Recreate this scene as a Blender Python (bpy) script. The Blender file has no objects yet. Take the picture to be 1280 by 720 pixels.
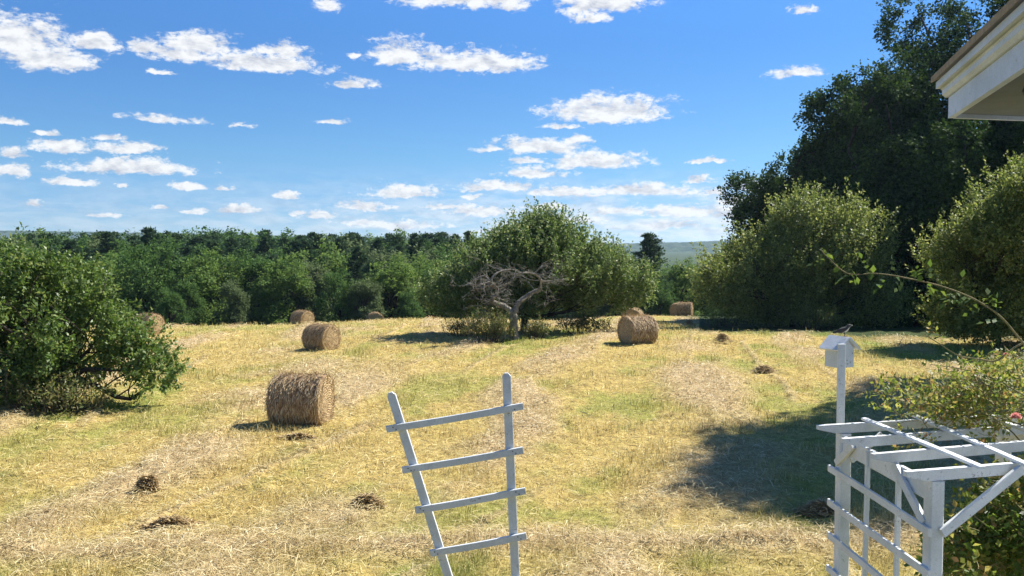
import bpy, math, random
import numpy as np

R = math.radians
PI = math.pi
scene = bpy.context.scene
COL = scene.collection
rng = np.random.default_rng(7)
random.seed(7)

# ------------------------------------------------------------------ camera model
EYE = 4.3
F = 1065.0
HZ = 306.0
PITCH = math.atan((360 - HZ) / F)
cp, sp_ = math.cos(PITCH), math.sin(PITCH)


def ray(px, py):
    u = (px - 640) / F
    v = (360 - py) / F
    return np.array([u, cp + v * sp_, -sp_ + v * cp])


def P(px, py, y):
    """point seen at pixel px, py at forward distance y"""
    d = ray(px, py)
    t = y / d[1]
    return np.array([d[0] * t, y, EYE + d[2] * t])


def PZ(px, py, z):
    d = ray(px, py)
    t = (z - EYE) / d[2]
    return np.array([d[0] * t, d[1] * t, z])


# ------------------------------------------------------------------ noise helpers
def hash2(ix, iy, seed):
    n = (ix.astype(np.int64) * 374761393 + iy.astype(np.int64) * 668265263 + seed * 1442695041) & 0x7fffffff
    n = ((n ^ (n >> 13)) * 1274126177) & 0x7fffffff
    n = n ^ (n >> 16)
    return (n & 0xffffff) / float(0xffffff)


def vnoise(x, y, seed=0):
    ix = np.floor(x); iy = np.floor(y)
    fx = x - ix; fy = y - iy
    fx = fx * fx * (3 - 2 * fx); fy = fy * fy * (3 - 2 * fy)
    a = hash2(ix, iy, seed); b = hash2(ix + 1, iy, seed)
    c = hash2(ix, iy + 1, seed); d = hash2(ix + 1, iy + 1, seed)
    return (a * (1 - fx) + b * fx) * (1 - fy) + (c * (1 - fx) + d * fx) * fy


def fbm(x, y, octv=4, seed=0):
    s = 0; a = 0.5; t = 0
    for i in range(octv):
        s = s + a * vnoise(x, y, seed + i * 17)
        t += a
        x = x * 2.03 + 5.1; y = y * 2.03 + 1.7
        a *= 0.5
    return s / t


def sstep(a, b, x):
    t = np.clip((x - a) / (b - a), 0, 1)
    return t * t * (3 - 2 * t)


# ------------------------------------------------------------------ terrain
YS = np.array([0, 5, 10, 15, 20, 30, 40, 50, 58, 64, 70, 80, 90, 100, 150, 250, 8000], float)
HL = np.array([.6, .55, .3, .1, 0, -.3, -.75, -.98, -1.15, -1.95, -3.1, -5, -7, -8, -10.5, -12.5, -12.5])
HC = np.array([.6, .55, .3, .1, 0, -.12, -.33, -.62, -.93, -1.2, -2.2, -4.6, -6.5, -8, -10.5, -12.5, -12.5])
HR = np.array([.6, .55, .3, .12, .08, .14, .02, -.55, -1.25, -1.6, -1.85, -2.3, -3.8, -5.8, -10.5, -12.5, -12.5])
_fy = np.concatenate([np.arange(0, 300, .5), np.array([300, 9000.])])


def _smooth(h):
    v = np.interp(_fy, YS, h)
    k = np.ones(9) / 9
    p = np.concatenate([np.full(4, v[0]), v, np.full(4, v[-1])])
    return np.convolve(p, k, 'valid')


SL, SC, SR = _smooth(HL), _smooth(HC), _smooth(HR)


def ground_base(x, y):
    x = np.asarray(x, float); y = np.asarray(y, float)
    r = np.sqrt(np.maximum(y, 0) ** 2 + (0.35 * x) ** 2)
    u = x / np.maximum(y, np.abs(x) * 0.6 + 1)
    hl = np.interp(r, _fy, SL); hc = np.interp(r, _fy, SC); hr = np.interp(r, _fy, SR)
    a = sstep(-.32, -.1, u); b = sstep(-.1, .15, u)
    return np.where(u < -.1, hl * (1 - a) + hc * a, hc * (1 - b) + hr * b)


def windrow(x, y):
    """0..1 amount of loose straw left in rows"""
    w = x * math.cos(R(12)) - y * math.sin(R(12))
    w = w + 1.5 * (fbm(x * .11, y * .06, 3, 5) - .5) * 3 + np.where(x < -3, (y - 14) * .35 * sstep(3, 12, -x), 0)
    s = .5 + .5 * np.cos(w * 2 * PI / 4.6 + .5)
    s = sstep(.35, 1.05, s + .5 * (fbm(x * .9, y * .6, 3, 19) - .5)) * sstep(.3, .6, fbm(x * .35, y * .25, 3, 9))
    # a pair of pressed wheel tracks beside each row carries a thin litter of straw
    s = np.maximum(s, .55 * sstep(.90, .99, np.cos(w * 2 * PI / 2.3 + 1.9)) * sstep(.4, .6, fbm(x * .2, y * .12, 2, 29)))
    # headland row running across, near the house
    hl = np.exp(-((y - 11.3 - .05 * x - .6 * (fbm(x * .3, y * 0, 2, 4) - .5)) / .55) ** 2)
    return np.clip(np.maximum(s, .9 * hl), 0, 1)


def greenness(x, y):
    g = fbm(x * .38 + 4, y * .23 + 2, 4, 31)
    g2 = fbm(x * 1.6, y * 1.1, 3, 71)
    v = sstep(.44, .66, g * .6 + g2 * .4)
    side = sstep(-8, 8, x) * .17 + sstep(13.5, 10.5, y) * .35
    # lush grass under the old apple trees
    for (cx, cy, rr) in SHADE_GRASS:
        d = np.sqrt((x - cx) ** 2 + ((y - cy) * .8) ** 2)
        side = side + .75 * sstep(rr * 1.15, rr * .6, d + 1.2 * (g2 - .5))
    v = v * (.55 + .6 * side) + np.maximum(side - .25, 0) * .8
    return np.clip(v * (1 - .55 * windrow(x, y)), 0, 1)


SHADE_GRASS = [(-13.5, 24.5, 4.4), (.8, 42.0, 4.2), (17, 33, 4.0), (13, 45, 5.0)]


def ground(x, y):
    x = np.asarray(x, float); y = np.asarray(y, float)
    near = sstep(75, 50, np.hypot(x, y))
    h = ground_base(x, y)
    h = h + near * .07 * (fbm(x * 2.1, y * 2.1, 3, 13) - .5) + near * .09 * (sstep(.55, .8, vnoise(x * .9, y * .9, 44)) * vnoise(x * 4, y * 4, 45))
    h = h + near * (.10 * (fbm(x * .5, y * .5, 3, 3) - .5) + .09 * windrow(x, y) * (.5 + fbm(x * 2.2, y * 2.2, 2, 8)))
    h = h + sstep(300, 900, np.hypot(x, y)) * 0
    return h


def gz(x, y):
    return float(ground(np.array([x]), np.array([y]))[0])


def G(px, py):
    d = ray(px, py)
    ts = np.arange(6, 140, .05)
    x = d[0] * ts; y = d[1] * ts; z = EYE + d[2] * ts
    below = z < ground_base(x, y)
    if not below.any():
        i = len(ts) - 1
    else:
        i = int(np.argmax(below))
    return np.array([x[i], y[i], gz(x[i], y[i])])


# ------------------------------------------------------------------ object helpers
def mesh_obj(name, verts, faces=None, mat=None, parent=None, quads=None, tris=None, smooth=False, attrs=None):
    me = bpy.data.meshes.new(name)
    if faces is not None:
        me.from_pydata([tuple(v) for v in verts], [], faces)
    else:
        verts = np.asarray(verts, np.float32)
        nq = 0 if quads is None else len(quads)
        nt = 0 if tris is None else len(tris)
        me.vertices.add(len(verts))
        me.vertices.foreach_set('co', verts.ravel())
        loops = []
        if nq: loops.append(np.asarray(quads, np.int32).ravel())
        if nt: loops.append(np.asarray(tris, np.int32).ravel())
        loops = np.concatenate(loops)
        starts = np.concatenate([np.arange(nq) * 4, nq * 4 + np.arange(nt) * 3]).astype(np.int32)
        me.loops.add(len(loops))
        me.polygons.add(nq + nt)
        me.loops.foreach_set('vertex_index', loops)
        me.polygons.foreach_set('loop_start', starts)
        me.update(calc_edges=True)
    if attrs:
        for k, v in attrs.items():
            a = me.attributes.new(k, 'FLOAT', 'POINT')
            a.data.foreach_set('value', np.asarray(v, np.float32))
    if smooth:
        me.polygons.foreach_set('use_smooth', np.ones(len(me.polygons), bool))
    if mat is not None:
        me.materials.append(mat)
    me.validate()
    o = bpy.data.objects.new(name, me)
    COL.objects.link(o)
    if parent is not None:
        o.parent = parent
    return o


def tag(o, label=None, cat=None, group=None, kind=None):
    if label: o['label'] = label
    if cat: o['category'] = cat
    if group: o['group'] = group
    if kind: o['kind'] = kind
    return o


def empty(name, loc, rz=0, label=None, cat=None, group=None):
    o = bpy.data.objects.new(name, None)
    COL.objects.link(o)
    o.location = tuple(float(c) for c in loc)
    o.rotation_euler = (0, 0, rz)
    o.empty_display_size = .2
    return tag(o, label, cat, group)


def copy_tree(o, loc, rz=0, sc=1.0, label=None, group=None, cat=None):
    c = o.copy(); COL.objects.link(c)
    c.location = tuple(float(k) for k in loc); c.rotation_euler = (0, 0, rz)
    c.scale = (sc, sc, sc) if np.isscalar(sc) else sc
    if label: c['label'] = label
    if group: c['group'] = group
    if cat: c['category'] = cat
    for ch in o.children:
        d = ch.copy(); COL.objects.link(d); d.parent = c
        for g in ch.children:
            e = g.copy(); COL.objects.link(e); e.parent = d
    return c


class MB:
    def __init__(s):
        s.v = []; s.f = []

    def add(s, vs, fs):
        o = len(s.v)
        s.v += [tuple(map(float, v)) for v in vs]
        s.f += [tuple(i + o for i in f) for f in fs]

    def board(s, a, b, w, t, up=(0, 0, 1), ends=0.0):
        """a plank from a to b, w across (along side), t along 'up' direction made square to it"""
        a = np.array(a, float); b = np.array(b, float)
        d = b - a; d /= np.linalg.norm(d)
        up = np.array(up, float)
        sd = np.cross(d, up); sd /= np.linalg.norm(sd)
        up = np.cross(sd, d)
        c = min(w, t) * .12
        prof = [(-w / 2 + c, -t / 2), (w / 2 - c, -t / 2), (w / 2, -t / 2 + c), (w / 2, t / 2 - c),
                (w / 2 - c, t / 2), (-w / 2 + c, t / 2), (-w / 2, t / 2 - c), (-w / 2, -t / 2 + c)]
        L = np.linalg.norm(b - a)
        n = max(2, int(L / .12))
        vs = []
        seed = random.random() * 100
        for i in range(n + 1):
            k = i / n
            q = a + (b - a) * k + sd * .0025 * math.sin(seed + k * 5) + up * .003 * math.sin(seed * 2 + k * 4)
            for (x, z) in prof:
                vs.append(q + sd * x + up * z)
        fs = []
        for i in range(n):
            for j in range(8):
                fs.append((i * 8 + j, i * 8 + (j + 1) % 8, (i + 1) * 8 + (j + 1) % 8, (i + 1) * 8 + j))
        fs.append(tuple(range(7, -1, -1)))
        fs.append(tuple(n * 8 + j for j in range(8)))
        s.add(vs, fs)

    def tube(s, pts, rad, n=6, cap=True):
        pts = [np.array(p, float) for p in pts]
        m = len(pts)
        vs = []
        prev = None
        for i, p in enumerate(pts):
            d = pts[min(i + 1, m - 1)] - pts[max(i - 1, 0)]
            d = d / (np.linalg.norm(d) + 1e-9)
            if prev is None:
                ref = np.array([0, 0, 1.]) if abs(d[2]) < .9 else np.array([1., 0, 0])
                a = np.cross(d, ref)
            else:
                a = prev - d * np.dot(prev, d)
            a /= np.linalg.norm(a) + 1e-9
            prev = a
            b = np.cross(d, a)
            for k in range(n):
                t = 2 * PI * k / n
                vs.append(p + (a * math.cos(t) + b * math.sin(t)) * rad[i])
        fs = []
        for i in range(m - 1):
            for k in range(n):
                fs.append((i * n + k, i * n + (k + 1) % n, (i + 1) * n + (k + 1) % n, (i + 1) * n + k))
        if cap:
            fs.append(tuple(range(n - 1, -1, -1)))
            fs.append(tuple((m - 1) * n + k for k in range(n)))
        s.add(vs, fs)

    def box(s, c, size, rz=0):
        x, y, z = size[0] / 2, size[1] / 2, size[2] / 2
        ca, sa = math.cos(rz), math.sin(rz)
        vs = []
        for dz in (-z, z):
            for dx, dy in ((-x, -y), (x, -y), (x, y), (-x, y)):
                vs.append((c[0] + dx * ca - dy * sa, c[1] + dx * sa + dy * ca, c[2] + dz))
        s.add(vs, [(3, 2, 1, 0), (4, 5, 6, 7), (0, 1, 5, 4), (1, 2, 6, 5), (2, 3, 7, 6), (3, 0, 4, 7)])

    def prism(s, poly, d):
        """polygon (3d points) extruded by vector d"""
        n = len(poly)
        d = np.array(d, float)
        vs = [np.array(p, float) for p in poly] + [np.array(p, float) + d for p in poly]
        fs = [tuple(range(n - 1, -1, -1)), tuple(range(n, 2 * n))]
        for i in range(n):
            j = (i + 1) % n
            fs.append((i, j, n + j, n + i))
        s.add(vs, fs)

    def build(s, name, mat, parent=None, smooth=False):
        o = mesh_obj(name, s.v, s.f, mat, parent)
        if smooth:
            o.data.polygons.foreach_set('use_smooth', np.ones(len(o.data.polygons), bool))
        import bmesh
        bm = bmesh.new(); bm.from_mesh(o.data)
        bmesh.ops.recalc_face_normals(bm, faces=bm.faces)
        bm.to_mesh(o.data); bm.free()
        return o


def nrm(v):
    return v / (np.linalg.norm(v, axis=-1, keepdims=True) + 1e-9)


def runit(n, r=None):
    r = r or rng
    return nrm(r.normal(size=(n, 3)))


# ------------------------------------------------------------------ materials
def new_mat(name):
    m = bpy.data.materials.new(name)
    m.use_nodes = True
    nt = m.node_tree
    for n in list(nt.nodes):
        nt.nodes.remove(n)
    out = nt.nodes.new('ShaderNodeOutputMaterial')
    return m, nt, out


def N(nt, t, **kw):
    n = nt.nodes.new(t)
    for k, v in kw.items():
        if k == 'inp':
            for a, b in v.items():
                n.inputs[a].default_value = b
        else:
            setattr(n, k, v)
    return n


def ramp(nt, fac, stops):
    r = nt.nodes.new('ShaderNodeValToRGB')
    el = r.color_ramp.elements
    while len(el) > 1: el.remove(el[0])
    el[0].position = stops[0][0]; el[0].color = (*stops[0][1], 1)
    for p, c in stops[1:]:
        e = el.new(p); e.color = (*c, 1)
    nt.links.new(fac, r.inputs[0])
    return r.outputs[0]


def leaf_mat(name, cols, transl=.35, rough=.45, spec=.35):
    m, nt, out = new_mat(name)
    L = nt.links.new
    g = N(nt, 'ShaderNodeNewGeometry')
    c = ramp(nt, g.outputs['Random Per Island'], [(i / (len(cols) - 1), k) for i, k in enumerate(cols)])
    p = N(nt, 'ShaderNodeBsdfPrincipled', inp={'Roughness': rough, 'Specular IOR Level': spec})
    L(c, p.inputs['Base Color'])
    t = N(nt, 'ShaderNodeBsdfTranslucent')
    hs = N(nt, 'ShaderNodeHueSaturation', inp={'Hue': .485, 'Saturation': 1.1, 'Value': 1.25})
    L(c, hs.inputs['Color']); L(hs.outputs[0], t.inputs['Color'])
    mx = N(nt, 'ShaderNodeMixShader', inp={0: transl})
    L(p.outputs[0], mx.inputs[1]); L(t.outputs[0], mx.inputs[2])
    L(mx.outputs[0], out.inputs[0])
    return m


def bark_mat(name, c1, c2, scale=6.0):
    m, nt, out = new_mat(name)
    L = nt.links.new
    tc = N(nt, 'ShaderNodeTexCoord')
    mp = N(nt, 'ShaderNodeMapping', inp={'Scale': (1, 1, .3)})
    L(tc.outputs['Object'], mp.inputs[0])
    no = N(nt, 'ShaderNodeTexNoise', inp={'Scale': scale, 'Detail': 6.0, 'Roughness': .65})
    L(mp.outputs[0], no.inputs['Vector'])
    c = ramp(nt, no.outputs[0], [(.35, c1), (.65, c2)])
    p = N(nt, 'ShaderNodeBsdfPrincipled', inp={'Roughness': .9, 'Specular IOR Level': .15})
    L(c, p.inputs['Base Color'])
    b = N(nt, 'ShaderNodeBump', inp={'Strength': .7, 'Distance': .03})
    L(no.outputs[0], b.inputs['Height']); L(b.outputs[0], p.inputs['Normal'])
    L(p.outputs[0], out.inputs[0])
    return m


def paint_mat(name, col, wear=.5, dirt=(.33, .30, .25), scale=14.0, rough=.55):
    """old brushed paint: chips, grime streaks, faint wood grain"""
    m, nt, out = new_mat(name)
    L = nt.links.new
    tc = N(nt, 'ShaderNodeTexCoord')
    n1 = N(nt, 'ShaderNodeTexNoise', inp={'Scale': scale, 'Detail': 9.0, 'Roughness': .72})
    L(tc.outputs['Object'], n1.inputs['Vector'])
    n2 = N(nt, 'ShaderNodeTexNoise', inp={'Scale': 3.1, 'Detail': 6.0, 'Roughness': .65})
    L(tc.outputs['Object'], n2.inputs['Vector'])
    n3 = N(nt, 'ShaderNodeTexNoise', inp={'Scale': scale * 5, 'Detail': 4.0, 'Roughness': .6})
    L(tc.outputs['Object'], n3.inputs['Vector'])
    ad = N(nt, 'ShaderNodeMath', operation='MULTIPLY_ADD', inp={1: .35}); L(n2.outputs[0], ad.inputs[0]); L(n1.outputs[0], ad.inputs[2])
    k1 = ramp(nt, ad.outputs[0], [(.79, (0, 0, 0)), (.85, (wear, wear, wear))])
    k2 = ramp(nt, n2.outputs[0], [(.3, (col[0] * .76, col[1] * .77, col[2] * .75)), (.62, col)])
    k3 = ramp(nt, n3.outputs[0], [(.35, (.86, .86, .86)), (.6, (1, 1, 1))])
    ml = N(nt, 'ShaderNodeMix', data_type='RGBA', blend_type='MULTIPLY', inp={'Factor': 1.0}); L(k2, ml.inputs['A']); L(k3, ml.inputs['B'])
    mx = N(nt, 'ShaderNodeMix', data_type='RGBA')
    L(k1, mx.inputs['Factor']); L(ml.outputs['Result'], mx.inputs['A']); mx.inputs['B'].default_value = (*dirt, 1)
    p = N(nt, 'ShaderNodeBsdfPrincipled', inp={'Roughness': rough, 'Specular IOR Level': .3})
    L(mx.outputs['Result'], p.inputs['Base Color'])
    b = N(nt, 'ShaderNodeBump', inp={'Strength': .5, 'Distance': .005})
    L(ad.outputs[0], b.inputs['Height']); L(b.outputs[0], p.inputs['Normal'])
    L(p.outputs[0], out.inputs[0])
    return m


def plain_mat(name, col, rough=.6):
    m, nt, out = new_mat(name)
    tc = N(nt, 'ShaderNodeTexCoord')
    n1 = N(nt, 'ShaderNodeTexNoise', inp={'Scale': 30.0, 'Detail': 4.0})
    nt.links.new(tc.outputs['Object'], n1.inputs['Vector'])
    c = ramp(nt, n1.outputs[0], [(.3, tuple(k * .75 for k in col)), (.7, tuple(min(1, k * 1.15) for k in col))])
    p = N(nt, 'ShaderNodeBsdfPrincipled', inp={'Roughness': rough})
    nt.links.new(c, p.inputs['Base Color'])
    nt.links.new(p.outputs[0], out.inputs[0])
    return m


STRAW_PALE = (.63, .53, .25)
STRAW_TAN = (.39, .285, .10)
STRAW_GOLD = (.51, .39, .125)
GRASS_G = (.22, .27, .055)
GRASS_Y = (.40, .39, .10)


def ground_material():
    m, nt, out = new_mat('meadow_ground')
    L = nt.links.new
    geo = N(nt, 'ShaderNodeNewGeometry')
    gr = N(nt, 'ShaderNodeAttribute', attribute_name='green')
    wr = N(nt, 'ShaderNodeAttribute', attribute_name='windrow')
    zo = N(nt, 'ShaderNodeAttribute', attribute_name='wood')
    n1 = N(nt, 'ShaderNodeTexNoise', inp={'Scale': 5.0, 'Detail': 9.0, 'Roughness': .72})
    L(geo.outputs['Position'], n1.inputs['Vector'])
    n2 = N(nt, 'ShaderNodeTexNoise', inp={'Scale': .9, 'Detail': 5.0, 'Roughness': .6})
    L(geo.outputs['Position'], n2.inputs['Vector'])
    base = ramp(nt, n1.outputs[0], [(.25, (.20, .14, .055)), (.45, STRAW_TAN), (.58, STRAW_GOLD), (.75, STRAW_PALE)])
    gcol = ramp(nt, n1.outputs[0], [(.25, (.10, .11, .025)), (.5, GRASS_G), (.72, GRASS_Y)])
    wcol = ramp(nt, n1.outputs[0], [(.25, (.26, .18, .08)), (.5, (.47, .345, .18)), (.72, (.66, .53, .31))])
    mg = N(nt, 'ShaderNodeMath', operation='MULTIPLY_ADD', inp={1: .6, 2: -.3})
    L(n2.outputs[0], mg.inputs[0])
    ad = N(nt, 'ShaderNodeMath', operation='ADD', use_clamp=True)
    L(gr.outputs['Fac'], ad.inputs[0]); L(mg.outputs[0], ad.inputs[1])
    m1 = N(nt, 'ShaderNodeMix', data_type='RGBA')
    L(ad.outputs[0], m1.inputs['Factor']); L(base, m1.inputs['A']); L(gcol, m1.inputs['B'])
    m2 = N(nt, 'ShaderNodeMix', data_type='RGBA')
    L(wr.outputs['Fac'], m2.inputs['Factor']); L(m1.outputs['Result'], m2.inputs['A']); L(wcol, m2.inputs['B'])
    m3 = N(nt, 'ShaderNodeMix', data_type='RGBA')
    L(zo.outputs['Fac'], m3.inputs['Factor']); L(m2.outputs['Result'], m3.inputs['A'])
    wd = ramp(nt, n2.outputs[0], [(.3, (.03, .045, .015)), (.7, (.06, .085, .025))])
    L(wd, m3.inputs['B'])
    p = N(nt, 'ShaderNodeBsdfPrincipled', inp={'Roughness': .95, 'Specular IOR Level': .1})
    L(m3.outputs['Result'], p.inputs['Base Color'])
    b = N(nt, 'ShaderNodeBump', inp={'Strength': .9, 'Distance': .12})
    L(n1.outputs[0], b.inputs['Height']); L(b.outputs[0], p.inputs['Normal'])
    L(p.outputs[0], out.inputs[0])
    return m


def blade_material(name, dry, grn, win, transl=.25):
    m, nt, out = new_mat(name)
    L = nt.links.new
    g = N(nt, 'ShaderNodeNewGeometry')
    gr = N(nt, 'ShaderNodeAttribute', attribute_name='green')
    wr = N(nt, 'ShaderNodeAttribute', attribute_name='windrow')
    rnd = g.outputs['Random Per Island']
    c1 = ramp(nt, rnd, dry); c2 = ramp(nt, rnd, grn); c3 = ramp(nt, rnd, win)
    m1 = N(nt, 'ShaderNodeMix', data_type='RGBA')
    L(gr.outputs['Fac'], m1.inputs['Factor']); L(c1, m1.inputs['A']); L(c2, m1.inputs['B'])
    m2 = N(nt, 'ShaderNodeMix', data_type='RGBA')
    L(wr.outputs['Fac'], m2.inputs['Factor']); L(m1.outputs['Result'], m2.inputs['A']); L(c3, m2.inputs['B'])
    d = N(nt, 'ShaderNodeBsdfPrincipled', inp={'Roughness': .7, 'Specular IOR Level': .25})
    L(m2.outputs['Result'], d.inputs['Base Color'])
    t = N(nt, 'ShaderNodeBsdfTranslucent'); L(m2.outputs['Result'], t.inputs['Color'])
    mx = N(nt, 'ShaderNodeMixShader', inp={0: transl})
    L(d.outputs[0], mx.inputs[1]); L(t.outputs[0], mx.inputs[2]); L(mx.outputs[0], out.inputs[0])
    return m


# ------------------------------------------------------------------ ground sheet
def build_ground():
    rs = np.concatenate([np.linspace(.0, 8, 14)[1:], np.geomspace(8.1, 70, 330), np.geomspace(71, 9000, 90)])
    fine = np.linspace(R(-40), R(40), 620)
    rest = np.linspace(R(40), R(320), 140)[1:-1]
    an = np.concatenate([fine, rest])
    nr, na = len(rs), len(an)
    A, Rr = np.meshgrid(an, rs)
    X = (Rr * np.sin(A)).ravel(); Y = (Rr * np.cos(A)).ravel()
    Z = ground(X, Y)
    far = sstep(900, 2500, np.hypot(X, Y))
    verts = np.stack([X, Y, Z], 1)
    verts = np.concatenate([verts, [[0, 0, gz(0, 0)]]])
    i = np.arange(nr - 1)[:, None] * na; j = np.arange(na)[None]
    a = (i + j); b = (i + (j + 1) % na); c = b + na; d = a + na
    quads = np.stack([a, d, c, b], -1).reshape(-1, 4)
    k = np.arange(na)
    tris = np.stack([np.full(na, nr * na), k, (k + 1) % na], 1)
    X = verts[:, 0]; Y = verts[:, 1]
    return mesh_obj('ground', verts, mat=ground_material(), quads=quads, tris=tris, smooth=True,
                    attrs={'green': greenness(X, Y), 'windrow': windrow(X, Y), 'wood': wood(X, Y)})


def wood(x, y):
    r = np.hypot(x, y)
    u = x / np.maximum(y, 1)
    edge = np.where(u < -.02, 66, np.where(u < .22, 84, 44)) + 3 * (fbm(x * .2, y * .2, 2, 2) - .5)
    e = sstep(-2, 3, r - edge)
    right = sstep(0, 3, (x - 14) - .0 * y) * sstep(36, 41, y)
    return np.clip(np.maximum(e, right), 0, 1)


tag(build_ground(), kind='structure')

# ------------------------------------------------------------------ grass and straw
def scatter(n, y0, y1, half=.66):
    y = y0 * (y1 / y0) ** rng.random(n)
    x = (rng.random(n) * 2 - 1) * half * y
    return x, y


def blades(name, n, y0, y1, mat, hgt, wid, lean, keep):
    x, y = scatter(n, y0, y1)
    k = rng.random(n) < keep(x, y)
    x = x[k]; y = y[k]; n = len(x)
    lod = np.clip(y / 12, 1, 6)
    h = hgt * (.5 + rng.random(n)) * lod ** .25 * (.55 + 1.7 * sstep(.5, .85, vnoise(x * 1.3, y * 1.1, 51)))
    w = wid * (.7 + .6 * rng.random(n)) * lod ** .9
    z = ground(x, y) - .01
    a = rng.random(n) * 2 * PI
    l = lean * (.2 + rng.random(n)) * h
    b = a + PI / 2 + rng.normal(size=n) * .5
    base = np.stack([x, y, z], 1)
    sd = np.stack([np.cos(a), np.sin(a), 0 * a], 1) * w[:, None] / 2
    ld = np.stack([np.cos(b), np.sin(b), 0 * b], 1) * l[:, None]
    up = np.array([0, 0, 1.])
    mid = base + ld * .35 + up * (h * .6)[:, None]
    tip = base + ld + up * (h * np.clip(1 - .25 * lean, .2, 1))[:, None]
    V = np.stack([base - sd, base + sd, mid + sd * .7, mid - sd * .7, tip], 1).reshape(-1, 3)
    o = np.arange(n)[:, None] * 5
    q = o + np.array([[0, 1, 2, 3]]); t = o + np.array([[3, 2, 4]])
    gr = np.repeat(greenness(x, y), 5); wr = np.repeat(windrow(x, y), 5)
    return mesh_obj(name, V, mat=mat, quads=q, tris=t, attrs={'green': gr, 'windrow': wr})


def straws(name, n, y0, y1, mat, length, wid, keep):
    x, y = scatter(n, y0, y1)
    k = rng.random(n) < keep(x, y)
    x = x[k]; y = y[k]; n = len(x)
    lod = np.clip(y / 12, 1, 6)
    wr = windrow(x, y)
    L_ = length * (.4 + 1.1 * rng.random(n)) * lod ** .3
    w = wid * (.6 + .8 * rng.random(n)) * lod ** .9
    z = ground(x, y) + .01 + rng.random(n) ** 2 * (.05 + .13 * wr)
    a = rng.random(n) * 2 * PI
    tl = rng.normal(size=n) * .28
    c = np.stack([x, y, z], 1)
    d = np.stack([np.cos(a) * np.cos(tl), np.sin(a) * np.cos(tl), np.sin(tl)], 1) * L_[:, None] / 2
    s = np.stack([-np.sin(a), np.cos(a), rng.normal(size=n) * .4], 1) * w[:, None] / 2
    bow = np.array([0, 0, 1.]) * (L_ * .12 * rng.random(n))[:, None]
    V = np.stack([c - d - s, c - d + s, c + s + bow, c - s + bow, c + d + s, c + d - s], 1).reshape(-1, 3)
    o = np.arange(n)[:, None] * 6
    q = np.concatenate([o + np.array([[0, 1, 2, 3]]), o + np.array([[3, 2, 4, 5]])])
    return mesh_obj(name, V, mat=mat, quads=q, attrs={'green': np.repeat(greenness(x, y), 6), 'windrow': np.repeat(wr, 6)})


dryR = [(0, (.27, .185, .07)), (.3, STRAW_GOLD), (.65, (.585, .465, .185)), (1, (.75, .66, .36))]
grnR = [(0, (.13, .175, .03)), (.4, (.25, .31, .055)), (.75, (.39, .41, .09)), (1, (.54, .50, .17))]
winR = [(0, (.28, .19, .085)), (.4, (.49, .385, .195)), (.8, (.66, .55, .325)), (1, (.80, .71, .48))]
grass_m = blade_material('stubble_grass', dryR, grnR, [(0, (.26, .19, .07)), (1, (.52, .42, .18))], .3)
straw_m = blade_material('cut_straw', dryR, [(0, (.26, .22, .07)), (.5, (.44, .38, .13)), (1, (.62, .52, .25))], winR, .15)

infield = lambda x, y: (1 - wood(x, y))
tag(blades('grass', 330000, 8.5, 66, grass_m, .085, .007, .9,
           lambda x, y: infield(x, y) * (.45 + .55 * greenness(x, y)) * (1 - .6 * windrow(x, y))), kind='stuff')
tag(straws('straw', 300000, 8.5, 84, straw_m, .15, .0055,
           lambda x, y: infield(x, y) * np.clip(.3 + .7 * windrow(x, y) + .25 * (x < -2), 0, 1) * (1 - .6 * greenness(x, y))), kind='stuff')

# ------------------------------------------------------------------ hay clumps
clump_m = blade_material('hay_clump_straw', [(0, (.22, .15, .07)), (.5, (.42, .30, .14)), (1, (.64, .50, .27))], grnR, winR, .1)


def hay_clump(loc, sx, sy, h, n, label, dark=0.0):
    t = rng.random(n) * 2 * PI
    r = np.minimum(np.abs(rng.normal(size=n)) * .5, rng.random(n) * 1.05)
    x = np.cos(t) * r * sx; y = np.sin(t) * r * sy
    z = .01 + np.exp(-2.2 * r ** 2) * h * rng.random(n) ** .5
    a = rng.normal(size=n) * .8
    tl = rng.normal(size=n) * .22
    L_ = .10 + .16 * rng.random(n)
    w = .004 + .005 * rng.random(n)
    c = np.stack([x, y, z], 1)
    d = np.stack([np.cos(a) * np.cos(tl), np.sin(a) * np.cos(tl), np.sin(tl)], 1) * L_[:, None] / 2
    s = np.stack([-np.sin(a), np.cos(a), rng.normal(size=n) * .5], 1) * w[:, None]
    V = np.stack([c - d - s, c - d + s, c + s, c - s, c + d + s, c + d - s], 1).reshape(-1, 3)
    o = np.arange(n)[:, None] * 6
    q = np.concatenate([o + np.array([[0, 1, 2, 3]]), o + np.array([[3, 2, 4, 5]])])
    ob = mesh_obj('hay_clump', V, mat=clump_m, quads=q, attrs={'green': np.zeros(n * 6), 'windrow': np.full(n * 6, dark)})
    ob.location = tuple(loc); ob.rotation_euler = (0, 0, rng.random() * .6 - .3)
    return tag(ob, label, 'hay clump', 'clumps of hay left lying on the stubble')


hay_clump(G(185, 617), .2, .2, .24, 1500, 'small upright dark hay clump behind the flat hay heap at lower left')
hay_clump(G(212, 662), .46, .24, .14, 2600, 'wide flat brown hay heap, the lowest one on the left of the field')
hay_clump(G(458, 636), .28, .2, .15, 1800, 'small brown hay clump just left of the leaning trellis')
hay_clump(G(372, 549), .6, .14, .10, 1200, 'thin raked ridge of brown hay in front of the nearest bale')
hay_clump(G(955, 466), .6, .5, .22, 1000, 'loose brown hay heap on the strip between the two big tree shadows')
hay_clump(G(903, 430), .7, .5, .4, 900, 'brown hay heap at the tip of the grove shadow, right of the bale', .3)
hay_clump(G(861, 407), .6, .5, .4, 600, 'little dark hay heap in front of the far right bales')
hay_clump(G(1030, 645), .5, .36, .2, 2200, 'tousled brown hay heap on the lawn just left of the arbor post')

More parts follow.
